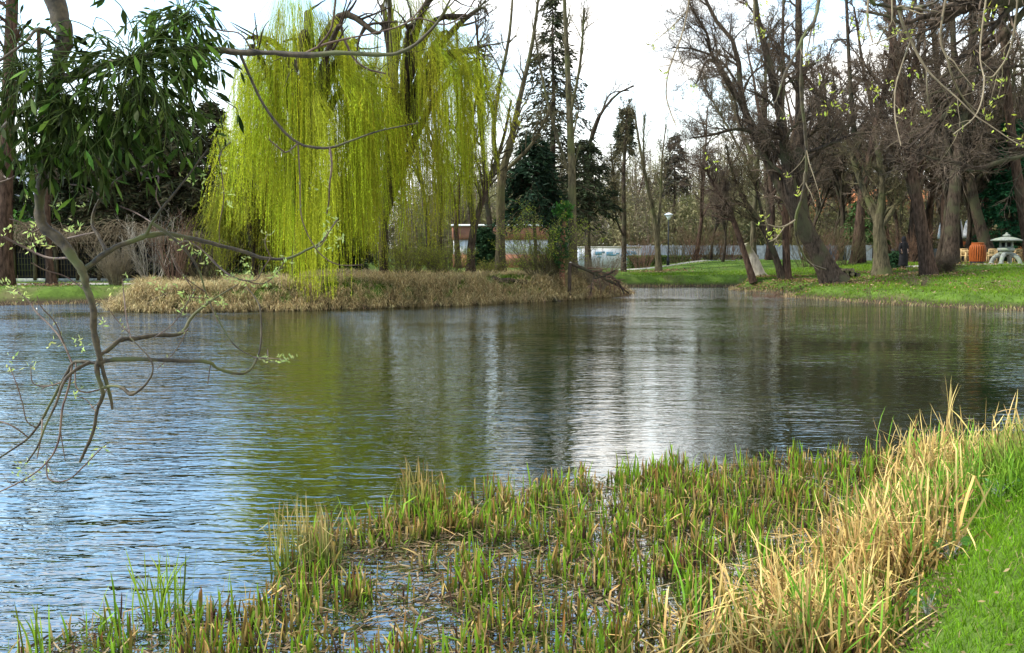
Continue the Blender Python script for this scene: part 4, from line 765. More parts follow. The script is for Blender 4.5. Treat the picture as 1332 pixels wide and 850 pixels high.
# orange roofed house
Yh = 92; p = at(1150, 340, Yh); hs = thing('house', 'pale house with orange tiled roof half hidden by twigs behind the right bank', 'house', (p[0], Yh, .6)); q = Yh/F; W2 = 185*q/2; ht = (322-282)*q+2.2-.6; hr = (322-250)*q+2.2-.6
MB().box((0, 4, ht/2), (W2*2, 8, ht)).build('wall', m_cream, hs)
V = [(-W2-.4, -.5, ht-.1), (W2+.4, -.5, ht-.1), (W2+.4, 8.5, ht-.1), (-W2-.4, 8.5, ht-.1), (-W2+1.5, 4, hr+.5), (W2-1.5, 4, hr+.5)]
rf = MB().add(V, [(0, 1, 5, 4), (2, 3, 4, 5), (3, 2, 1, 0)], [(1, 2, 5), (3, 0, 4)]).build('roof', m_tile, hs); MB().box((1.5, 4, hr+.5), (.8, .8, 1.6)).build('chimney', m_brick, rf)
for fl in (0, 1):
    for k in range(7):
        x = -W2+1.1+k*(2*W2-2.2)/6; z = .95+fl*2.35; w_ = MB().box((x, -.03, z+.6), (1.25, .08, 1.35)).build('window', m_wmetal, hs); MB().box((x, -.09, z+.6), (1.05, .03, 1.15)).build('pane', m_glass, w_); MB().box((x, -.12, z+.6), (.05, .03, 1.15)).build('glazing_bar', m_wmetal, w_); MB().box((x, -.1, z-.12), (1.4, .18, .06)).build('sill', m_white, w_)
# white house far left
Yh = 76; p = at(30, 340, Yh); hs = thing('house', 'white house with tall white framed windows glimpsed through the mistletoe at the left', 'house', (p[0], Yh, .6)); q = Yh/F; W2 = 110*q/2; ht = 8.0
MB().box((0, 4, ht/2), (W2*2, 8, ht)).build('wall', m_white, hs); V = [(-W2-.4, -.4, ht), (W2+.4, -.4, ht), (W2+.4, 8.4, ht), (-W2-.4, 8.4, ht), (-W2-.4, 4, ht+1.6), (W2+.4, 4, ht+1.6)]; MB().add(V, [(0, 1, 5, 4), (2, 3, 4, 5), (3, 2, 1, 0)], [(1, 2, 5), (3, 0, 4)]).build('roof', m_fence, hs)
for z in (1.2, 4.3):
    for k in range(4):
        x = -W2+1+k*(2*W2-2)/3; w_ = MB().box((x, -.03, z+.8), (1.2, .08, 1.7)).build('window', m_wmetal, hs); MB().box((x, -.09, z+.8), (1.0, .03, 1.5)).build('pane', m_glass, w_); MB().box((x, -.12, z+.8), (.06, .03, 1.5)).build('glazing_bar', m_wmetal, w_); MB().box((x, -.121, z+1.0), (1.0, .026, .06)).build('transom', m_wmetal, w_)
# garden house under a vine roof
Yg = 42; a = at(12, 340, Yg); c = at(240, 340, Yg); gx = (a[0]+c[0])/2; GW = c[0]-a[0]; gz = H(gx, Yg); gh = thing('garden_house', 'low garden house with dark lattice windows under a tangled brown vine roof', 'building', (gx, Yg, gz-.02))
MB().box((0, 1.6, .85), (GW, 2.6, 1.7)).build('wall', m_dark, gh); MB().box((0, .28, .09), (GW+.2, .3, .18)).build('plinth', m_stone, gh)  # solid box coloured near black for the unlit interior behind the lattice
for k in range(9):
    x = -GW/2+.1+k*(GW-.2)/8; MB().box((x, .2, .9), (.16, .16, 1.62)).build('post', m_twigo if 0 else m_barkg, gh)
    if k < 8:
        lw = MB(); w1_ = (GW-.2)/8-.16; x0 = x+.08
        for j in range(1, 6): lw.box((x0+w1_*j/6, .22, .95), (.022, .03, 1.4))
        for j in range(6): lw.box((x0+w1_/2, .225, .28+j*.27), (w1_, .03, .022))
        lw.build('lattice_window', m_barkg, gh)
MB().box((0, 1.4, 1.77), (GW+.3, 3.2, .1)).build('roof_beam', m_bark, gh)
g = rng(31); n = 1500; k = 7; s = np.linspace(0, 1, k); x = g.uniform(-GW/2-.3, GW/2+.3, n); y = g.uniform(-.5, 3, n); z = 1.85+g.random(n)*(.55+.3*np.sin(x*1.3)); an = g.uniform(0, 6.28, n); ln = g.uniform(.4, 1.3, n)
P = np.stack([x[:, None]+np.cos(an)[:, None]*ln[:, None]*s, np.clip(y[:, None]+np.sin(an)[:, None]*ln[:, None]*s, -.7, 3.4), z[:, None]+.25*np.sin(s*3.1)-(g.random(n)[:, None]*.75*s**2)], 2); vm = MB(); add_tubes(vm, P, np.full((n, k), .011), 3); vm.build('vine_roof', m_vine, gh)
# ---------------------------------------------------------------- terrace things on the right bank
def on(px, Y): p = at(px, 340, Y); return (p[0], Y, H(p[0], Y))
x, y, z = on(1308, 49.6); sc = 49.6/F; lt = thing('stone_lantern', 'grey Japanese stone lantern with broad curved roof on four curved legs', 'stone lantern', (x, y, z+.05))
legs = []
for k in range(4):
    a_ = k*math.pi/2+math.pi/4; s = np.linspace(0, 1, 10); rr = .22+.50*np.sin(s*math.pi/2)**1.2; zz = .52-.52*(1-np.cos(s*math.pi/2))
    mb = MB(); add_tubes(mb, np.stack([np.cos(a_)*rr, np.sin(a_)*rr, zz], 1), np.linspace(.13, .10, 10), 8); mb.lathe([(0, 0), (.13, 0), (.13, .08), (0, .08)], (math.cos(a_)*.72, math.sin(a_)*.72, 0), 8); mb.build('leg', m_stone, lt, True)
MB().lathe([(0, .48), (.30, .48), (.40, .56), (.42, .60), (.30, .66), (.46, .70), (.50, .78), (.46, .86), (0, .87)], n=6).build('base', m_stone, lt)
fb = MB()
for k in range(6):
    a_ = k*math.pi/3; fb.box((math.cos(a_)*.32, math.sin(a_)*.32, 1.03), (.09, .09, .34), a_)
for (zz, hh_) in ((.89, .06), (1.19, .05)): fb.lathe([(0, zz-hh_/2), (.37, zz-hh_/2), (.37, zz+hh_/2), (0, zz+hh_/2)], n=6)
fb.build('light_chamber', m_stone, lt); MB().lathe([(0, .92), (.22, .92), (.22, 1.16), (0, 1.16)], n=6).build('painted_dark_core', m_dark, lt)  # solid dark core paints the shade seen through the chamber openings
MB().lathe([(0, 1.22), (.55, 1.22), (.76, 1.24), (.77, 1.29), (.55, 1.37), (.32, 1.43), (.16, 1.46), (0, 1.47)], n=24).build('roof', m_stone, lt, True); MB().lathe([(0, 1.46), (.13, 1.46), (.20, 1.50), (.20, 1.54), (.12, 1.58), (.06, 1.60), (.07, 1.64), (.03, 1.68), (0, 1.69)], n=14).build('finial', m_stone, lt, True)
x, y, z = on(1271, 50.6); bn = thing('litter_bin', 'barrel shaped litter bin of orange stained wooden slats on a dark foot', 'litter bin', (x, y, z))
MB().lathe([(0, 0), (.34, 0), (.36, .2), (.32, .22), (0, .22)], n=16).build('foot', m_black, bn, True); MB().lathe([(0, .2), (.33, .2), (.36, .6), (.33, 1.0), (0, 1.0)], n=16).build('liner', m_dark, bn, True)
for k in range(22):
    a_ = k*2*math.pi/22; s = np.linspace(0, 1, 9); rr = .36+.05*np.sin(s*math.pi)-.12*np.clip(s-.85, 0, 1)/.15; zz = .18+s*.98; ww = .043; ca, sa = math.cos(a_), math.sin(a_)
    V = np.concatenate([np.stack([ca*(rr+d_)-sa*o_, sa*(rr+d_)+ca*o_, zz], 1) for d_, o_ in ((0, -ww), (0, ww), (.025, ww), (.025, -ww))]); i = np.arange(8); Qs = []
    for u, v in ((0, 1), (1, 2), (2, 3), (3, 0)): Qs.append(np.stack([i+u*9, i+v*9, i+v*9+1, i+u*9+1], 1))
    MB().add(V, np.concatenate(Qs)).build('slat', m_owood, bn)
MB().lathe([(.12, 1.17), (.30, 1.12), (.34, 1.16), (.30, 1.20), (.12, 1.20)], n=18).build('rim', m_owood, bn, True)
def chair_parts(root, sw=.5):
    MB().box((0, 0, .43), (sw, .46, .04)).build('seat', m_wood, root)
    for sx in (-1, 1):
        for sy in (-1, 1): MB().box((sx*(sw/2-.03), sy*.2, .205 if sy < 0 else .42), (.045, .045, .41 if sy < 0 else .84)).build('leg', m_wood, root)
        MB().box((sx*(sw/2-.03), 0, .64), (.05, .46, .035)).build('armrest', m_wood, root)
        MB().box((sx*(sw/2-.03), -.2, .535), (.04, .04, .17)).build('arm_support', m_wood, root)
    bk = MB(); bk.box((0, .2, .82), (sw-.1, .03, .07)).box((0, .2, .52), (sw-.1, .03, .05))
    for k in range(5): bk.box((-sw/2+.1+k*(sw-.2)/4, .2, .665), (.03, .02, .245))
    bk.build('backrest', m_wood, root)
ch = thing('wooden_chair', 'pale wooden armchair on the terrace just left of the slatted litter bin', 'chair', on(1257, 55), .3, 'wooden terrace chairs'); chair_parts(ch)
for px, Y, rz, lab in [(1250, 56.5, 2.6, 'pale wooden armchair farther left behind the one beside the litter bin'), (1290, 55, 2.9, 'pale wooden armchair between the litter bin and the stone lantern'), (1284, 57.5, -.4, 'pale wooden armchair behind the one right of the litter bin'), (1297, 57, .8, 'pale wooden armchair partly hidden behind the left leg of the stone lantern'), (1324, 55, 2.9, 'pale wooden armchair right of the stone lantern'), (1331, 57, .5, 'pale wooden armchair at the right edge of the picture')]:
    dup(ch, on(px, Y), rz, lab, 'wooden terrace chairs')
def table(label, px, Y):
    t_ = thing('wooden_table', label, 'table', on(px, Y), .1, 'wooden terrace tables'); MB().box((0, 0, .73), (1.1, .75, .045)).build('tabletop', m_wood, t_)
    for sx in (-1, 1):
        for sy in (-1, 1): MB().box((sx*.48, sy*.31, .354), (.06, .06, .707)).build('leg', m_wood, t_)
table('pale wooden table directly left of the slatted litter bin', 1262, 54.2); table('pale wooden table behind the stone lantern', 1311, 58.5)
def parasol(label, px, Y, h=3.35):
    x, y, z = on(px, Y); r = thing('folded_parasol', label, 'parasol', (x, y, z), 0, 'folded white parasols'); MB().lathe([(0, 0), (.26, 0), (.26, .08), (.04, .1), (.025, .12), (.022, h-.02), (0, h)], n=10).build('pole', m_dark, r, True)
    n = 16; prof = [(.10, 1.0), (.30, 1.0), (.29, 1.25), (.20, 1.75), (.10, 2.2), (.02, 2.35)]; V = []
    pr = [(.0, h-1.25), (.24, h-1.25), (.22, h-1.0), (.15, h-.5), (.07, h-.12), (.0, h-.02)]; MB().lathe(pr, n=9).build('canopy', m_white, r, False); return r
parasol('folded white parasol farthest left beside the thick bare tree', 1223, 61, 2.75); parasol('folded white parasol, left one of the close pair above the terrace', 1247, 61, 2.8); parasol('folded white parasol, right one of the close pair above the terrace', 1255.5, 62, 2.8)
def board_fence(label, pa, pb, Y, h):
    a = at(pa, 340, Y); c = at(pb, 340, Y); L_ = c[0]-a[0]; f = thing('board_fence', label, 'fence', ((a[0]+c[0])/2, Y, H(a[0], Y)-.02)); n = int(L_/.14); mb = MB()
    for k in range(n): mb.box((-L_/2+(k+.5)*L_/n, 0, h/2+.1), (L_/n-.015, .02, h), 0)
    mb.build('boards', m_owood, f); MB().box((0, .035, .4), (L_, .045, .08)).build('rail', m_owood, f); MB().box((0, .035, h-.1), (L_, .045, .08)).build('rail', m_owood, f)
    for k in range(4): MB().box((-L_/2+k*L_/3, .1, h/2+.05), (.09, .09, h+.1)).build('post', m_owood, f)
board_fence('orange stained board fence right of the stone lantern', 1319, 1352, 60, 1.35); board_fence('reddish board fence behind the terrace chairs left of the litter bin', 1240, 1296, 66, 1.25)
# dark figure
x, y, z = on(1175, 49.5); pe = thing('person', 'person in a long black hooded coat standing on the right bank between two trunks', 'person', (x, y, z-.01), .3)
def ringbody(rings, n=18):
    V = []; 
    for (cx, cy, zz, ax, ay) in rings:
        a_ = np.arange(n)*2*np.pi/n; V.append(np.stack([cx+ax*np.cos(a_), cy+ay*np.sin(a_), np.full(n, zz)], 1))
    V = np.concatenate(V); k = len(rings); i = np.arange(k-1)[:, None]*n; j = np.arange(n)[None]; j2 = (j+1) % n
    return V, np.stack([i+j, i+j2, i+n+j2, i+n+j], 2).reshape(-1, 4)
m_coat = noise_mat('black_coat_cloth', (.008, .008, .009), (.02, .019, .02), 6, .9, .4); m_skin = flat_mat('skin', (.45, .27, .19), .55); m_shoe = flat_mat('black_leather', (.015, .012, .01), .4)
sk = bpy.data.meshes.new('body')
J = [(0, 0, .92, .13), (0, 0, 1.12, .12), (0, 0, 1.34, .14), (0, 0, 1.48, .06), (0, -.01, 1.56, .075), (0, -.01, 1.64, .09), (0, -.005, 1.71, .06),
     (.17, 0, 1.40, .06), (.22, .01, 1.14, .048), (.20, -.08, .92, .036), (.19, -.11, .85, .03), (-.17, 0, 1.40, .06), (-.22, .01, 1.14, .048), (-.20, -.08, .92, .036), (-.19, -.11, .85, .03),
     (.09, 0, .86, .085), (.10, 0, .48, .062), (.10, .01, .09, .042), (.10, -.13, .035, .035), (-.09, 0, .86, .085), (-.10, 0, .48, .062), (-.10, .01, .09, .042), (-.10, -.13, .035, .035)]
E = [(0, 1), (1, 2), (2, 3), (3, 4), (4, 5), (5, 6), (2, 7), (7, 8), (8, 9), (9, 10), (2, 11), (11, 12), (12, 13), (13, 14), (0, 15), (15, 16), (16, 17), (17, 18), (0, 19), (19, 20), (20, 21), (21, 22)]
sk.from_pydata([j[:3] for j in J], E, []); so_ = bpy.data.objects.new('body', sk); C.objects.link(so_); so_.parent = pe
md = so_.modifiers.new('skin', 'SKIN'); md.use_smooth_shade = True
for k, j in enumerate(J): sk.skin_vertices[0].data[k].radius = (j[3], j[3])
sk.skin_vertices[0].data[0].use_root = True; so_.modifiers.new('sub', 'SUBSURF').levels = 1; sk.materials.append(m_skin)
V, Q = ringbody([(0, 0, .20, .27, .20), (0, 0, .45, .26, .19), (0, 0, .9, .235, .17), (0, 0, 1.1, .20, .15), (0, 0, 1.32, .22, .155), (0, 0, 1.42, .20, .13), (0, 0, 1.48, .10, .09)]); ct = MB(); ct.add(V, Q)
for s in (-1, 1): add_tubes(ct, crom([(s*.15, 0, 1.41), (s*.235, .01, 1.2), (s*.25, 0, 1.05), (s*.22, -.07, .90)], 9), np.linspace(.085, .06, 9), 10)
ct.build('coat', m_coat, pe, True)
V, Q = ringbody([(0, .01, 1.42, .13, .12), (0, .015, 1.50, .105, .11), (0, .02, 1.60, .125, .125), (0, .02, 1.68, .118, .12), (0, .025, 1.75, .07, .075), (0, .04, 1.79, .012, .012)]); MB().add(V, Q).build('hood', m_coat, pe, True)
for s in (-1, 1): MB().lathe([(0, 0), (.055, 0), (.06, .05), (.05, .10), (0, .12)], (s*.10, -.05, 0), 10, 1, 2.2).build('shoe', m_shoe, pe, True)
# log pile beside the big leaning tree, fallen wood on the peninsula
def log(label, p, q, r, mat=m_bark, name='log', grp=None, cat='log'):
    p = np.array(p, float); q = np.array(q, float); root = thing(name, label, cat, tuple(p), 0, grp); g = rng(int(abs(p[0]*97+q[1]*31)) % 9999); k = 8
    P = np.linspace([0, 0, 0], q-p, k)+g.normal(size=(k, 3))*r*.18; mb = MB(); add_tubes(mb, P, np.linspace(r, r*.8, k), 9); mb.build('trunk', mat, root, True)
    for e, nn in ((0, 1), (-1, -2)):
        d = nrm(P[e]-P[nn]); u = nrm(np.cross(d, [.1, .2, 1])); v = np.cross(d, u); a = np.arange(10)*2*np.pi/10; rr = r*(1.0 if e == 0 else .8); MB().add(np.vstack([P[e]+np.outer(np.cos(a), u)*rr+np.outer(np.sin(a), v)*rr, P[e]+d*.015]), None, [(i, (i+1) % 10, 10) for i in range(10)]).build('cut_face', m_barkg, root)
    return root
bx_, by_, bz_ = on(1087, 47)
for k in range(9):
    xx = bx_-.1+(k % 5)*.28; zz = bz_+.10+(k//5)*.2; log('dark cut log in the low pile right of the big leaning tree', (xx, 46.6, zz), (xx+.1, 47.9, zz), .11, grp='logs in the pile by the big leaning tree')
def onz(px, py, Y, dz=0): p = at(px, py, Y); return (p[0], Y, H(p[0], Y)+dz)
log('dark fallen trunk lying in the dry grass left of the broken orange trunk', onz(640, 0, 37.4, .12), onz(712, 0, 38.6, .14), .14, cat='log')
log('short fallen log at the foot of the broken orange trunk', onz(716, 0, 38, .10), onz(742, 0, 37.2, .10), .11, cat='log')
log('cut log at the left end of the peninsula almost touching the water', onz(172, 0, 31.6, .10), onz(205, 0, 31.9, .22), .10, m_barkg)
fb_ = thing('fallen_branch', 'dark fallen branches with reddish twigs sloping to the water at the tip of the peninsula', 'fallen branch', onz(748, 0, 40)); o3 = np.array(fb_.location); CURVES.clear(); bm = Shift(); bm.off = o3; tm = Shift(); tm.off = o3
for p in [[(742, 343, 4), (765, 352, 5), (785, 362, 4), (805, 372, 3), (818, 382, 2)], [(770, 352, 4), (790, 356, 4), (805, 368, 3), (812, 382, 2)], [(780, 358, 3), (772, 370, 3), (768, 384, 2)], [(762, 368, 2.5), (785, 360, 3), (800, 352, 2)]]:
    q = smooth_twig(bm, p, 38.6, 12, 7, .3, int(p[0][0])); P, Rr = grow(gl, q[None, :, :3], q[None, :, 3], 16, .2, 1, .3, 45, -.06, .15, 6, .5, .008); add_tubes(tm, P, Rr, 4); P, Rr = grow(gl, P, Rr, 4, .1, 1, .5, 40, -.08, .15, 5, .6, .006); add_tubes(tm, P, Rr, 3)
bm.build('limb', m_bark, fb_, True); tm.build('twigs', m_twigr, fb_)
# ---------------------------------------------------------------- the far wood: a mass of stems and twigs nobody could count
def far_wood(name, x0, x1, y0, y1, n, hlo, hhi, seed, cols, lab=None):
    g = rng(seed); mb = MB(); x = g.uniform(x0, x1, n); y = g.uniform(y0, y1, n); h = g.uniform(hlo, hhi, n); k = 8; s = np.linspace(0, 1, k)
    P = np.stack([x[:, None]+g.normal(size=(n, 1))*.6*s, y[:, None]+0*s, .4+h[:, None]*s], 2); Rr = (h*.010)[:, None]*np.linspace(1, .2, k)
    cc = np.array(cols)[g.integers(0, len(cols), n)]; add_tubes(mb, P, Rr, 4, cc*.8)
    a, ar = grow(g, P, Rr, 15, .12, 1, .34, 45, .10, .14, 5, .5, .02); ca = np.repeat(cc, 15, 0); add_tubes(mb, a, ar, 3, ca)
    c, cr_ = grow(g, a, ar, 8, .1, 1, .5, 45, .05, .2, 4, .6, .013, lmin=.8); cb = np.repeat(ca, 8, 0)*g.uniform(.7, 1.4, (len(c), 1)); add_tubes(mb, c, cr_, 3, cb)
    M = len(c); idx = np.repeat(np.arange(M), 2); t = g.integers(1, 4, len(idx)); add_leaves(mb, c[idx, t]+g.normal(size=(len(idx), 3))*.25, g.normal(size=(len(idx), 3)), .38*g.uniform(.5, 1.3, len(idx)), .09, cb[idx]*1.1, g)
    return tag(mb.build(name, m_needle), kind='stuff')
oc = [(.17, .16, .07), (.20, .175, .09), (.15, .12, .08), (.13, .135, .055)]; rc = [(.17, .13, .085), (.20, .165, .11), (.14, .115, .065), (.15, .145, .075)]; lc = [(.05, .05, .03), (.07, .055, .04), (.04, .05, .025)]
far_wood('far_wood', -12, 36, 100, 150, 290, 8, 14, 1, oc); far_wood('far_wood', 22, 95, 84, 130, 260, 9, 16, 2, rc); far_wood('far_wood', -75, -8, 86, 125, 200, 7, 12, 3, lc)
far_wood('undergrowth', -14, 70, 80, 98, 700, 2.5, 7, 4, oc); far_wood('undergrowth', -50, -12, 56, 76, 300, 2.5, 5.5, 5, lc)
# ---------------------------------------------------------------- grass, reeds and straw
def scatter(g, n, xr, yr, ok):
    X_ = g.uniform(*xr, n); Y_ = g.uniform(*yr, n); k = ok(X_, Y_); return X_[k], Y_[k]
def inview(x, y, m=40): px = 666+x*F/y; return (px > -m) & (px < 1332+m)
def grass(name, g, x, y, h, w, c0, c1, lean=.3, curve=.8, seg=3, mat=None, dz=0):
    n = len(x); B = np.stack([x, y, hgt(x, y)+dz-.01], 1); mb = MB()
    blades(mb, g, B, h, w, g.uniform(0, lean, n), g.uniform(.1, curve, n), g.uniform(0, 6.28, n), c0, c1, seg, tw=g.uniform(0, 6.28, n)); return tag(mb.build(name, mat or m_lawn), kind='stuff')
g = rng(501)
# near lawn
x, y = scatter(g, 230000, (.8, 9), (2.6, 12.5), lambda x, y: (sdist(x, y) > .30) & inview(x, y))
n = len(x); d_ = wob(x*1.3, y*1.3); c = vary(g, (.09, .18, .008), n, .3, .1)*(1+.25*d_)[:, None]; tip = vary(g, (.18, .35, .012), n, .3, .1)
dead = g.random(n) < .04; c[dead] = (.3, .24, .1); tip[dead] = (.42, .34, .16)
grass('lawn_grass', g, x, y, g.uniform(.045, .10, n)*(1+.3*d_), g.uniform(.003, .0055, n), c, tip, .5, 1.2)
# right bank turf
x, y = scatter(g, 90000, (7, 32), (27, 56), lambda x, y: (sdist(x, y) > .15) & inview(x, y)); n = len(x)
gr = np.clip(.5+.5*wob(x*.8, y*.8), 0, 1)[:, None]; c = vary(g, (.09, .16, .009), n, .35, .12)*(.7+.6*gr); tip = vary(g, (.17, .29, .015), n, .35, .12); dead = g.random(n) < .10; tip[dead] = (.32, .26, .12)
grass('bank_grass', g, x, y, g.uniform(.07, .17, n)*(.7+.6*gr[:, 0]), g.uniform(.015, .03, n), c, tip, .6, 1.0, 2)
# far shore and left lawn
x, y = scatter(g, 70000, (-40, 30), (35, 72), lambda x, y: (sdist(x, y) > .15) & inview(x, y) & ~((x > 7) & (y < 56)) & (sdist(x, y) < 14)); n = len(x)
gr = np.clip(.5+.6*wob(x*.5, y*.5), 0, 1)[:, None]; c = vary(g, (.13, .17, .03), n, .3, .12)*(1-gr)+gr*vary(g, (.10, .19, .02), n, .3, .1); grass('shore_grass', g, x, y, g.uniform(.06, .14, n), g.uniform(.02, .035, n), c, c*1.4, .6, 1.0, 2)
# dry grass on the peninsula
def penin(x, y): px = 666+x*F/y; return (px > 120) & (px < 850) & (sdist(x, y) > -.12) & (y < 43) & ~((px < 180) & (y > 33.5))
cx2, cy2 = scatter(g, 15000, (-18, 7), (29.5, 43), penin); nb_ = 20; idx = np.repeat(np.arange(len(cx2)), nb_); n = len(idx); az = g.uniform(0, 6.28, n); cs = g.uniform(.6, 1.4, len(cx2))
rr = np.abs(g.normal(size=n))*.045; x = cx2[idx]+np.cos(az)*rr; y = cy2[idx]+np.sin(az)*rr; s_ = sdist(x, y); sc_ = sdist(cx2, cy2)
gc = (wob(cx2*.9+4, cy2*.9)+.3*g.normal(size=len(cx2)) > .10) & (sc_ > .8); gm_ = gc[idx]; tone = g.uniform(.65, 1.2, (len(cx2), 1))*np.where((g.random(len(cx2)) < .16)[:, None], .45, 1)
c = vary(g, (.47, .37, .18), n, .25, .08); c[gm_] = vary(g, (.12, .20, .015), gm_.sum(), .3, .12); c *= tone[idx]
fr = (s_ < 1.5); az = np.where(fr & (g.random(n) < .6), -np.pi/2+g.normal(size=n)*.8, az)
hh_ = np.where(gm_, g.uniform(.10, .26, n), g.uniform(.28, .66, n)*np.where(s_ < 1.4, 1.0, .72))*cs[idx]; B = np.stack([x, y, hgt(x, y)-.02], 1); mb = MB()
blades(mb, g, B, hh_, g.uniform(.010, .022, n), g.uniform(.1, .6, n), g.uniform(.8, 2.3, n), az, c*.7, c*1.3, 4, tw=az+np.pi/2+g.normal(size=n)*.5); tag(mb.build('dry_grass', m_straw), kind='stuff')
# short dry fringe at the waterline of the far banks
x, y = scatter(g, 260000, (-30, 32), (28, 53), lambda x, y: (np.abs(sdist(x, y)) < .14) & inview(x, y)); n = len(x); c = vary(g, (.26, .20, .10), n, .5, .12); B = np.stack([x, y, np.full(n, -.02)], 1); mb = MB()
blades(mb, g, B, g.uniform(.08, .26, n), g.uniform(.012, .025, n), g.uniform(0, .6, n), g.uniform(0, 1, n), g.uniform(0, 6.28, n), c, c*1.2, 3, tw=g.uniform(0, 6.28, n)); tag(mb.build('bank_fringe', m_straw), kind='stuff')
# reed bed
poly = [(-40, 900), (20, 850), (110, 812), (200, 790), (320, 792), (372, 762), (372, 728), (420, 696), (540, 662), (640, 645), (700, 634), (860, 612), (1000, 602), (1150, 598), (1230, 596), (1300, 590), (1420, 640), (1400, 900)]
poly = np.array([gp(*p)[:2] for p in poly])
def inpoly(x, y):
    ins = np.zeros(x.shape, bool)
    for i in range(len(poly)):
        a = poly[i]; b_ = poly[(i+1) % len(poly)]
        ins ^= ((a[1] > y) != (b_[1] > y)) & (x < (b_[0]-a[0])*(y-a[1])/(b_[1]-a[1]+1e-12)+a[0])
    return ins
def bedok(x, y): return inpoly(x, y) & (sdist(x, y) < .35)
def pxy(x, y): return 666+x*F/y, 322+HCAM*F/y
def holes(x, y):       # open water patches in the bed
    px, py = pxy(x, y); f = np.ones(x.shape)
    for (cx, cy, rx, ry, k) in [(640, 745, 90, 26, .12), (520, 755, 110, 30, .25), (480, 830, 120, 30, .35), (700, 800, 60, 30, .5), (330, 820, 60, 20, .5), (1010, 745, 60, 30, .35), (930, 800, 60, 40, .4), (780, 640, 30, 12, .2)]:
        f = np.where(((px-cx)/rx)**2+((py-cy)/ry)**2 < 1, k, f)
    return f
nc = 2600; cx_, cy_ = scatter(g, nc, (-4.5, 7.5), (4.2, 10.5), bedok); k_ = g.random(len(cx_)) < holes(cx_, cy_); cx_, cy_ = cx_[k_], cy_[k_]
dens = (.35+.65*sm(cx_, -3.0, -.5))*np.clip(.75+.5*wob(cx_*3, cy_*3), .2, 1.3); npc = np.maximum(g.poisson(23*dens), 1); idx = np.repeat(np.arange(len(cx_)), npc); n = len(idx)
x = cx_[idx]+g.normal(size=n)*.045; y = cy_[idx]+g.normal(size=n)*.045
kind = g.random(n); hs_ = g.uniform(.7, 1.15, len(cx_))[idx]; h = g.uniform(.09, .30, n)*hs_
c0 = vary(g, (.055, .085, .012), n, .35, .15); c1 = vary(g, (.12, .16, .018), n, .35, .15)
f = kind < .34; c1[f] = vary(g, (.20, .33, .02), f.sum(), .3, .12); c0[f] = vary(g, (.11, .20, .014), f.sum(), .3, .1); h[f] *= 1.12
f = (kind > .50) & (kind < .72); c1[f] = vary(g, (.24, .11, .035), f.sum(), .35, .15); c0[f] = vary(g, (.10, .12, .02), f.sum(), .3, .1)
f = (kind > .72) & (kind < .86); c1[f] = vary(g, (.10, .045, .03), f.sum(), .3, .15); c0[f] = vary(g, (.05, .03, .02), f.sum(), .3, .1); h[f] *= .8
f = (kind > .34) & (kind < .46); c1[f] = vary(g, (.46, .30, .09), f.sum(), .3, .1)
f = kind > .86; c1[f] = vary(g, (.55, .36, .11), f.sum(), .3, .1); c0[f] = vary(g, (.36, .26, .12), f.sum(), .3, .1)
kink = np.where(((kind > .86) & (g.random(n) < .8)) | (g.random(n) < .20), g.uniform(.8, 2.4, n), 0); B = np.stack([x, y, np.maximum(hgt(x, y), -.03)], 1); mb = MB()
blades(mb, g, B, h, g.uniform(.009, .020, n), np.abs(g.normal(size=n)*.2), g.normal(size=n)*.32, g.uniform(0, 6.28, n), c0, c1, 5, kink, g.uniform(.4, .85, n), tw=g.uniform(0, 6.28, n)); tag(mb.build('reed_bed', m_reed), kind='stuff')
# floating dead stalks and litter among the reeds
x, y = scatter(g, 85000, (-4.5, 7.5), (4.2, 10.5), lambda x, y: inpoly(x, y) & (sdist(x, y) < .6)); k_ = g.random(len(x)) < .5+.4*np.clip(wob(x*2, y*2), -1, 1); x, y = x[k_], y[k_]; n = len(x)
az = g.uniform(0, 6.28, n); hz_ = np.maximum(hgt(x, y), 0)+g.uniform(.004, .03, n); mb = MB(); cols = np.array([(.10, .065, .03), (.20, .14, .075), (.05, .032, .018), (.30, .22, .12), (.07, .075, .02)])[g.integers(0, 5, n)]
V0 = np.stack([x, y, hz_], 1); dv = np.stack([np.cos(az), np.sin(az), g.normal(size=n)*.12], 1); ln = g.uniform(.02, .16, n)**1.0*np.where(g.random(n) < .15, 2.2, 1); wv = np.stack([-np.sin(az), np.cos(az), g.normal(size=n)*.3], 1)*g.uniform(.003, .008, n)[:, None]
V = np.stack([V0-wv, V0+wv, V0+dv*ln[:, None]+wv*.6, V0+dv*ln[:, None]-wv*.6], 1); mb.add(V.reshape(-1, 3), np.arange(n)[:, None]*4+np.arange(4), None, np.repeat(cols, 4, 0)); tag(mb.build('reed_litter', m_straw), kind='stuff')
# small green water plants floating between the reeds
def wpl(x, y): px, py = pxy(x, y); return inpoly(x, y) & (sdist(x, y) < .1) & (wob(x*4, y*4)+.35*np.sin(px*.02) > .05)
x, y = scatter(g, 60000, (-3.5, 4), (4.2, 8.6), wpl); n = len(x); mb = MB(); add_leaves(mb, np.stack([x, y, g.uniform(.004, .03, n)], 1), np.stack([g.normal(size=n), g.normal(size=n), g.uniform(0, .5, n)], 1), g.uniform(.008, .022, n), .012, vary(g, (.09, .13, .025), n, .5, .2), g); tag(mb.build('floating_plants', m_leaf), kind='stuff')
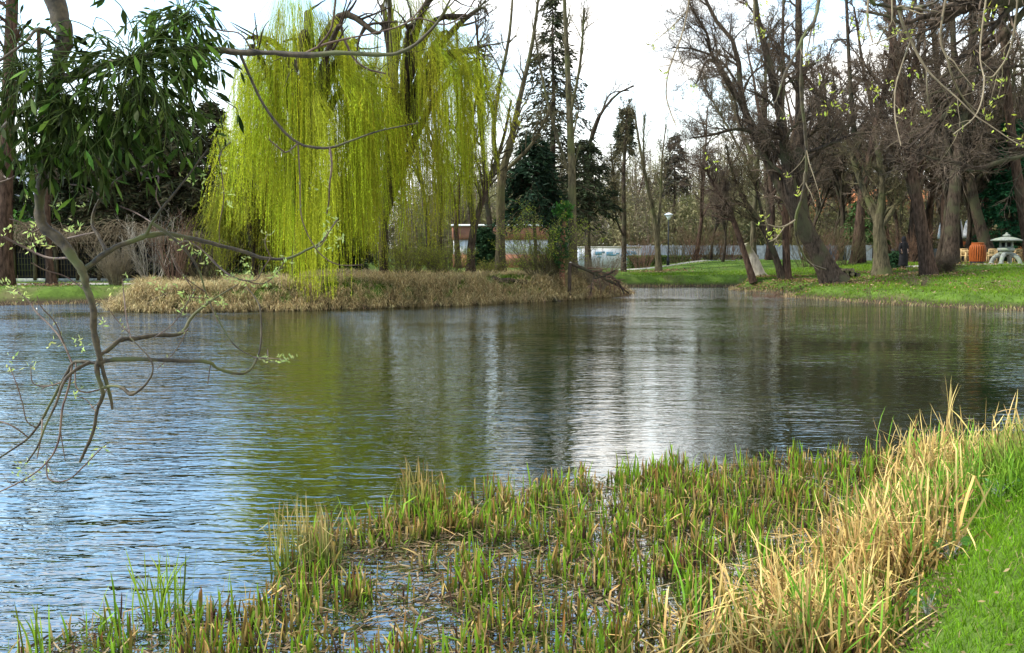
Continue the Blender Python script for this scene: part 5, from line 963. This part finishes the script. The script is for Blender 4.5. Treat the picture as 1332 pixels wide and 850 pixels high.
# dead leaves and bare litter at the foot of the near bank
x, y = scatter(g, 90000, (0, 7), (2.6, 11.5), lambda x, y: (sdist(x, y) > -.15) & (sdist(x, y) < .55) & inview(x, y)); n = len(x); mb = MB(); cols = np.array([(.20, .12, .06), (.32, .24, .14), (.10, .06, .035), (.26, .15, .08)])[g.integers(0, 4, n)]*g.uniform(.7, 1.3, (n, 1))
add_leaves(mb, np.stack([x, y, hgt(x, y)+g.uniform(0, .03, n)], 1), np.stack([g.normal(size=n), g.normal(size=n), g.normal(size=n)*.25], 1), g.uniform(.015, .06, n), .014, cols, g); tag(mb.build('bank_litter', m_straw), kind='stuff')
# ---- single tufts one can point at
def tuft(name, label, px, py, n, spread, hlo, hhi, wlo, whi, c0, c1, seed, kinkp=.5, lean=.5, cat='reed tuft', mat=None, curve=.5, ex=1.0, ey=1.0, green=.0):
    g = rng(seed); p = gp(px, py, .0); zz = max(H(p[0], p[1]), 0); p = gp(px, py, zz); root_z = max(H(p[0], p[1]), 0)-.01
    x = np.clip(g.normal(size=n), -1.8, 1.8)*spread*ex; y = np.clip(g.normal(size=n), -1.8, 1.8)*spread*ey; B = np.stack([x, y, np.maximum(hgt(x+p[0], y+p[1]), -.02)-root_z], 1); h = g.uniform(hlo, hhi, n)**1.0; a0 = vary(g, c0, n, .4, .10); a1 = vary(g, c1, n, .4, .10); br_ = g.random(n) < .14; a0[br_] *= .35; a1[br_] *= [.45, .38, .35]
    gr = g.random(n) < green; a0[gr] = vary(g, (.12, .25, .03), gr.sum()); a1[gr] = vary(g, (.18, .36, .03), gr.sum())
    kink = np.where(g.random(n) < kinkp, g.uniform(.7, 2.3, n), 0)*np.where(gr, 0, 1); mb = MB(); blades(mb, g, B, h, g.uniform(wlo, whi, n), np.abs(g.normal(size=n)*lean), g.normal(size=n)*curve, g.uniform(0, 6.28, n), a0, a1, 6, kink, g.uniform(.25, .85, n), tw=g.uniform(0, 6.28, n))
    o = mb.build(name, mat or m_straw); o.location = (p[0], p[1], root_z); return tag(o, label, cat)
SC0, SC1 = (.45, .29, .09), (.74, .53, .20)
tuft('straw_clump', 'tall pale straw clump against dark water at the far right end of the reeds', 1226, 630, 560, .22, .3, .72, .008, .018, SC0, SC1, 1, .75, .4, 'straw clump', ex=1.1, ey=1.3, green=.1)
tuft('straw_clump', 'single high straw plume rising above the farthest straw clump', 1231, 606, 14, .02, .7, 1.0, .006, .010, SC0, SC1, 2, .35, .06, 'straw clump', curve=.25)
tuft('straw_clump', 'big upright straw clump in the middle of the right reed edge', 1142, 765, 700, .17, .35, .78, .008, .018, SC0, SC1, 3, .8, .45, 'straw clump', ex=1.1, ey=1.2, green=.06, curve=.8)
tuft('straw_clump', 'straw clump with dark stem between the middle clump and the farthest one', 1188, 692, 380, .17, .3, .6, .008, .016, SC0, SC1, 4, .7, .5, 'straw clump', green=.25)
tuft('straw_clump', 'flattened straw heap lying left of the big upright clump', 1052, 800, 520, .21, .3, .65, .008, .018, SC0, SC1, 5, .9, 1.0, 'straw clump', green=.06)
tuft('straw_clump', 'broad flattened straw heap at the bottom edge right of the centre', 995, 866, 560, .21, .3, .65, .008, .018, SC0, SC1, 6, .9, 1.1, 'straw clump', ex=1.4, green=.1)
tuft('straw_clump', 'straw heap at the bottom edge in front of the lawn', 1072, 872, 460, .15, .3, .7, .008, .018, SC0, SC1, 7, .75, .6, 'straw clump', green=.15)
tuft('reed_tuft', 'broken tan reed tuft at the left end of the reed bed beside open water', 378, 742, 60, .06, .35, .58, .007, .012, (.16, .22, .03), (.50, .36, .15), 8, .5, .15)
tuft('reed_tuft', 'dark green reed tuft with bent tan leaves right of the leftmost one', 418, 740, 70, .07, .3, .52, .007, .013, (.12, .17, .03), (.45, .33, .14), 9, .45, .18)
tuft('reed_tuft', 'reed tuft with brown leaf tips at the far edge of the bed near the centre', 545, 668, 60, .10, .3, .5, .008, .013, (.14, .22, .03), (.36, .22, .08), 10, .3, .2)
tuft('reed_tuft', 'fresh bright green reed tuft at the near left of the bed', 212, 815, 40, .08, .3, .5, .008, .014, (.15, .25, .02), (.26, .38, .03), 11, .05, .15, mat=m_reed)
tuft('reed_tuft', 'two or three wide green reed blades at the bottom left corner', 45, 872, 9, .05, .28, .4, .010, .016, (.15, .25, .02), (.26, .38, .03), 12, 0, .1, mat=m_reed)
tuft('reed_tuft', 'bright green reeds along the lawn edge below the farthest straw clump', 1255, 650, 160, .17, .2, .42, .007, .012, (.12, .28, .03), (.2, .40, .04), 13, .05, .3, mat=m_reed)
tuft('reed_tuft', 'mixed green and straw tuft at the right edge above the lawn corner', 1300, 640, 260, .20, .2, .45, .007, .013, (.12, .20, .02), (.40, .36, .10), 14, .3, .4, mat=m_reed)
tuft('reed_tuft', 'green reed tuft cut by the right edge of the picture just above the lawn', 1332, 655, 260, .22, .2, .42, .007, .013, (.10, .20, .014), (.20, .34, .03), 15, .15, .4, mat=m_reed)
def weed(label, px, py, n, r, ls, seed, col=(.09, .2, .04)):
    g = rng(seed); q = gp(px, py, .35); z = H(q[0], q[1]); root = thing('leafy_weed', label, 'weed', (q[0], q[1], z)); mb = MB(); a = g.uniform(0, 6.28, n); rr = r*np.sqrt(g.random(n)); tipz = g.uniform(.04, .14, n)
    st = MB(); B = np.zeros((n, 3)); T_ = np.stack([np.cos(a)*rr, np.sin(a)*rr, tipz], 1); add_tubes(st, np.stack([B, T_*.5+[0, 0, .02], T_], 1), np.full((n, 3), .0015), 3); add_leaves(mb, T_, np.stack([np.cos(a), np.sin(a), g.uniform(-.1, .5, n)], 1), ls, ls*.75, vary(g, col, n, .3, .1), g); st.build('stems', m_leaf, root); mb.build('leaves', m_leaf, root)
weed('round leaved green weed at the foot of the lawn beside the straw', 1237, 722, 16, .09, .06, 1); weed('small leafy weed growing in the brown litter lower down the lawn edge', 1207, 792, 14, .07, .05, 2); weed('low green weed patch at the upper lawn edge', 1300, 672, 22, .12, .05, 3)

# fallen leaves and bare patches around the trunks of the right bank, a few dead leaves on the near lawn
g = rng(901); pts = []
for (px_, Y_, sp2, nn) in [(a_, b_, c_, d_//2) for (a_, b_, c_, d_) in [(1078, 43.5, 1.6, 1800), (1209, 45, 1.3, 1500), (1147, 47, 1.2, 1300), (1236, 50, 1.4, 1200), (1020, 47, 1.4, 1500), (985, 47.5, 1.3, 1300), (1285, 54, 1.6, 900), (857, 58, 1.2, 800), (1175, 40, 3.0, 900), (746, 40, 1.0, 900), (651, 41, 1.0, 900), (500, 38, 1.2, 900), (384, 32.2, .8, 900), (68, 38, .7, 500)]]:
    c_ = at(px_, 340, Y_); pts.append(np.stack([c_[0]+g.normal(size=nn)*sp2, Y_+g.normal(size=nn)*sp2], 1))
pts = np.concatenate(pts); pts = pts[sdist(pts[:, 0], pts[:, 1]) > .2]; n = len(pts); mb = MB(); cols = np.array([(.20, .12, .06), (.30, .21, .12), (.10, .06, .035), (.24, .13, .06)])[g.integers(0, 4, n)]*g.uniform(.6, 1.3, (n, 1))
add_leaves(mb, np.stack([pts[:, 0], pts[:, 1], hgt(pts[:, 0], pts[:, 1])+g.uniform(.03, .11, n)], 1), np.stack([g.normal(size=n), g.normal(size=n), g.normal(size=n)*.3], 1), g.uniform(.06, .16, n), .07, cols, g); tag(mb.build('fallen_leaves', m_straw), kind='stuff')
x, y = scatter(g, 1500, (.8, 9), (2.6, 12.5), lambda x, y: (sdist(x, y) > .3) & inview(x, y)); n = len(x); mb = MB(); add_leaves(mb, np.stack([x, y, hgt(x, y)+g.uniform(.03, .075, n)], 1), np.stack([g.normal(size=n), g.normal(size=n), g.normal(size=n)*.3], 1), g.uniform(.012, .045, n), .014, vary(g, (.28, .20, .10), n, .5, .1), g); tag(mb.build('lawn_litter', m_straw), kind='stuff')

x, y = scatter(g, 190000, (-1, 13), (.6, 16), lambda x, y: (sdist(x, y) > .30) & ~inview(x, y)); n = len(x); d_ = wob(x*1.3, y*1.3)
grass('lawn_grass', g, x, y, g.uniform(.05, .11, n)*(1+.3*d_), g.uniform(.006, .012, n), vary(g, (.09, .18, .008), n, .3, .1)*(1+.25*d_)[:, None], vary(g, (.18, .35, .012), n, .3, .1), .5, 1.2)
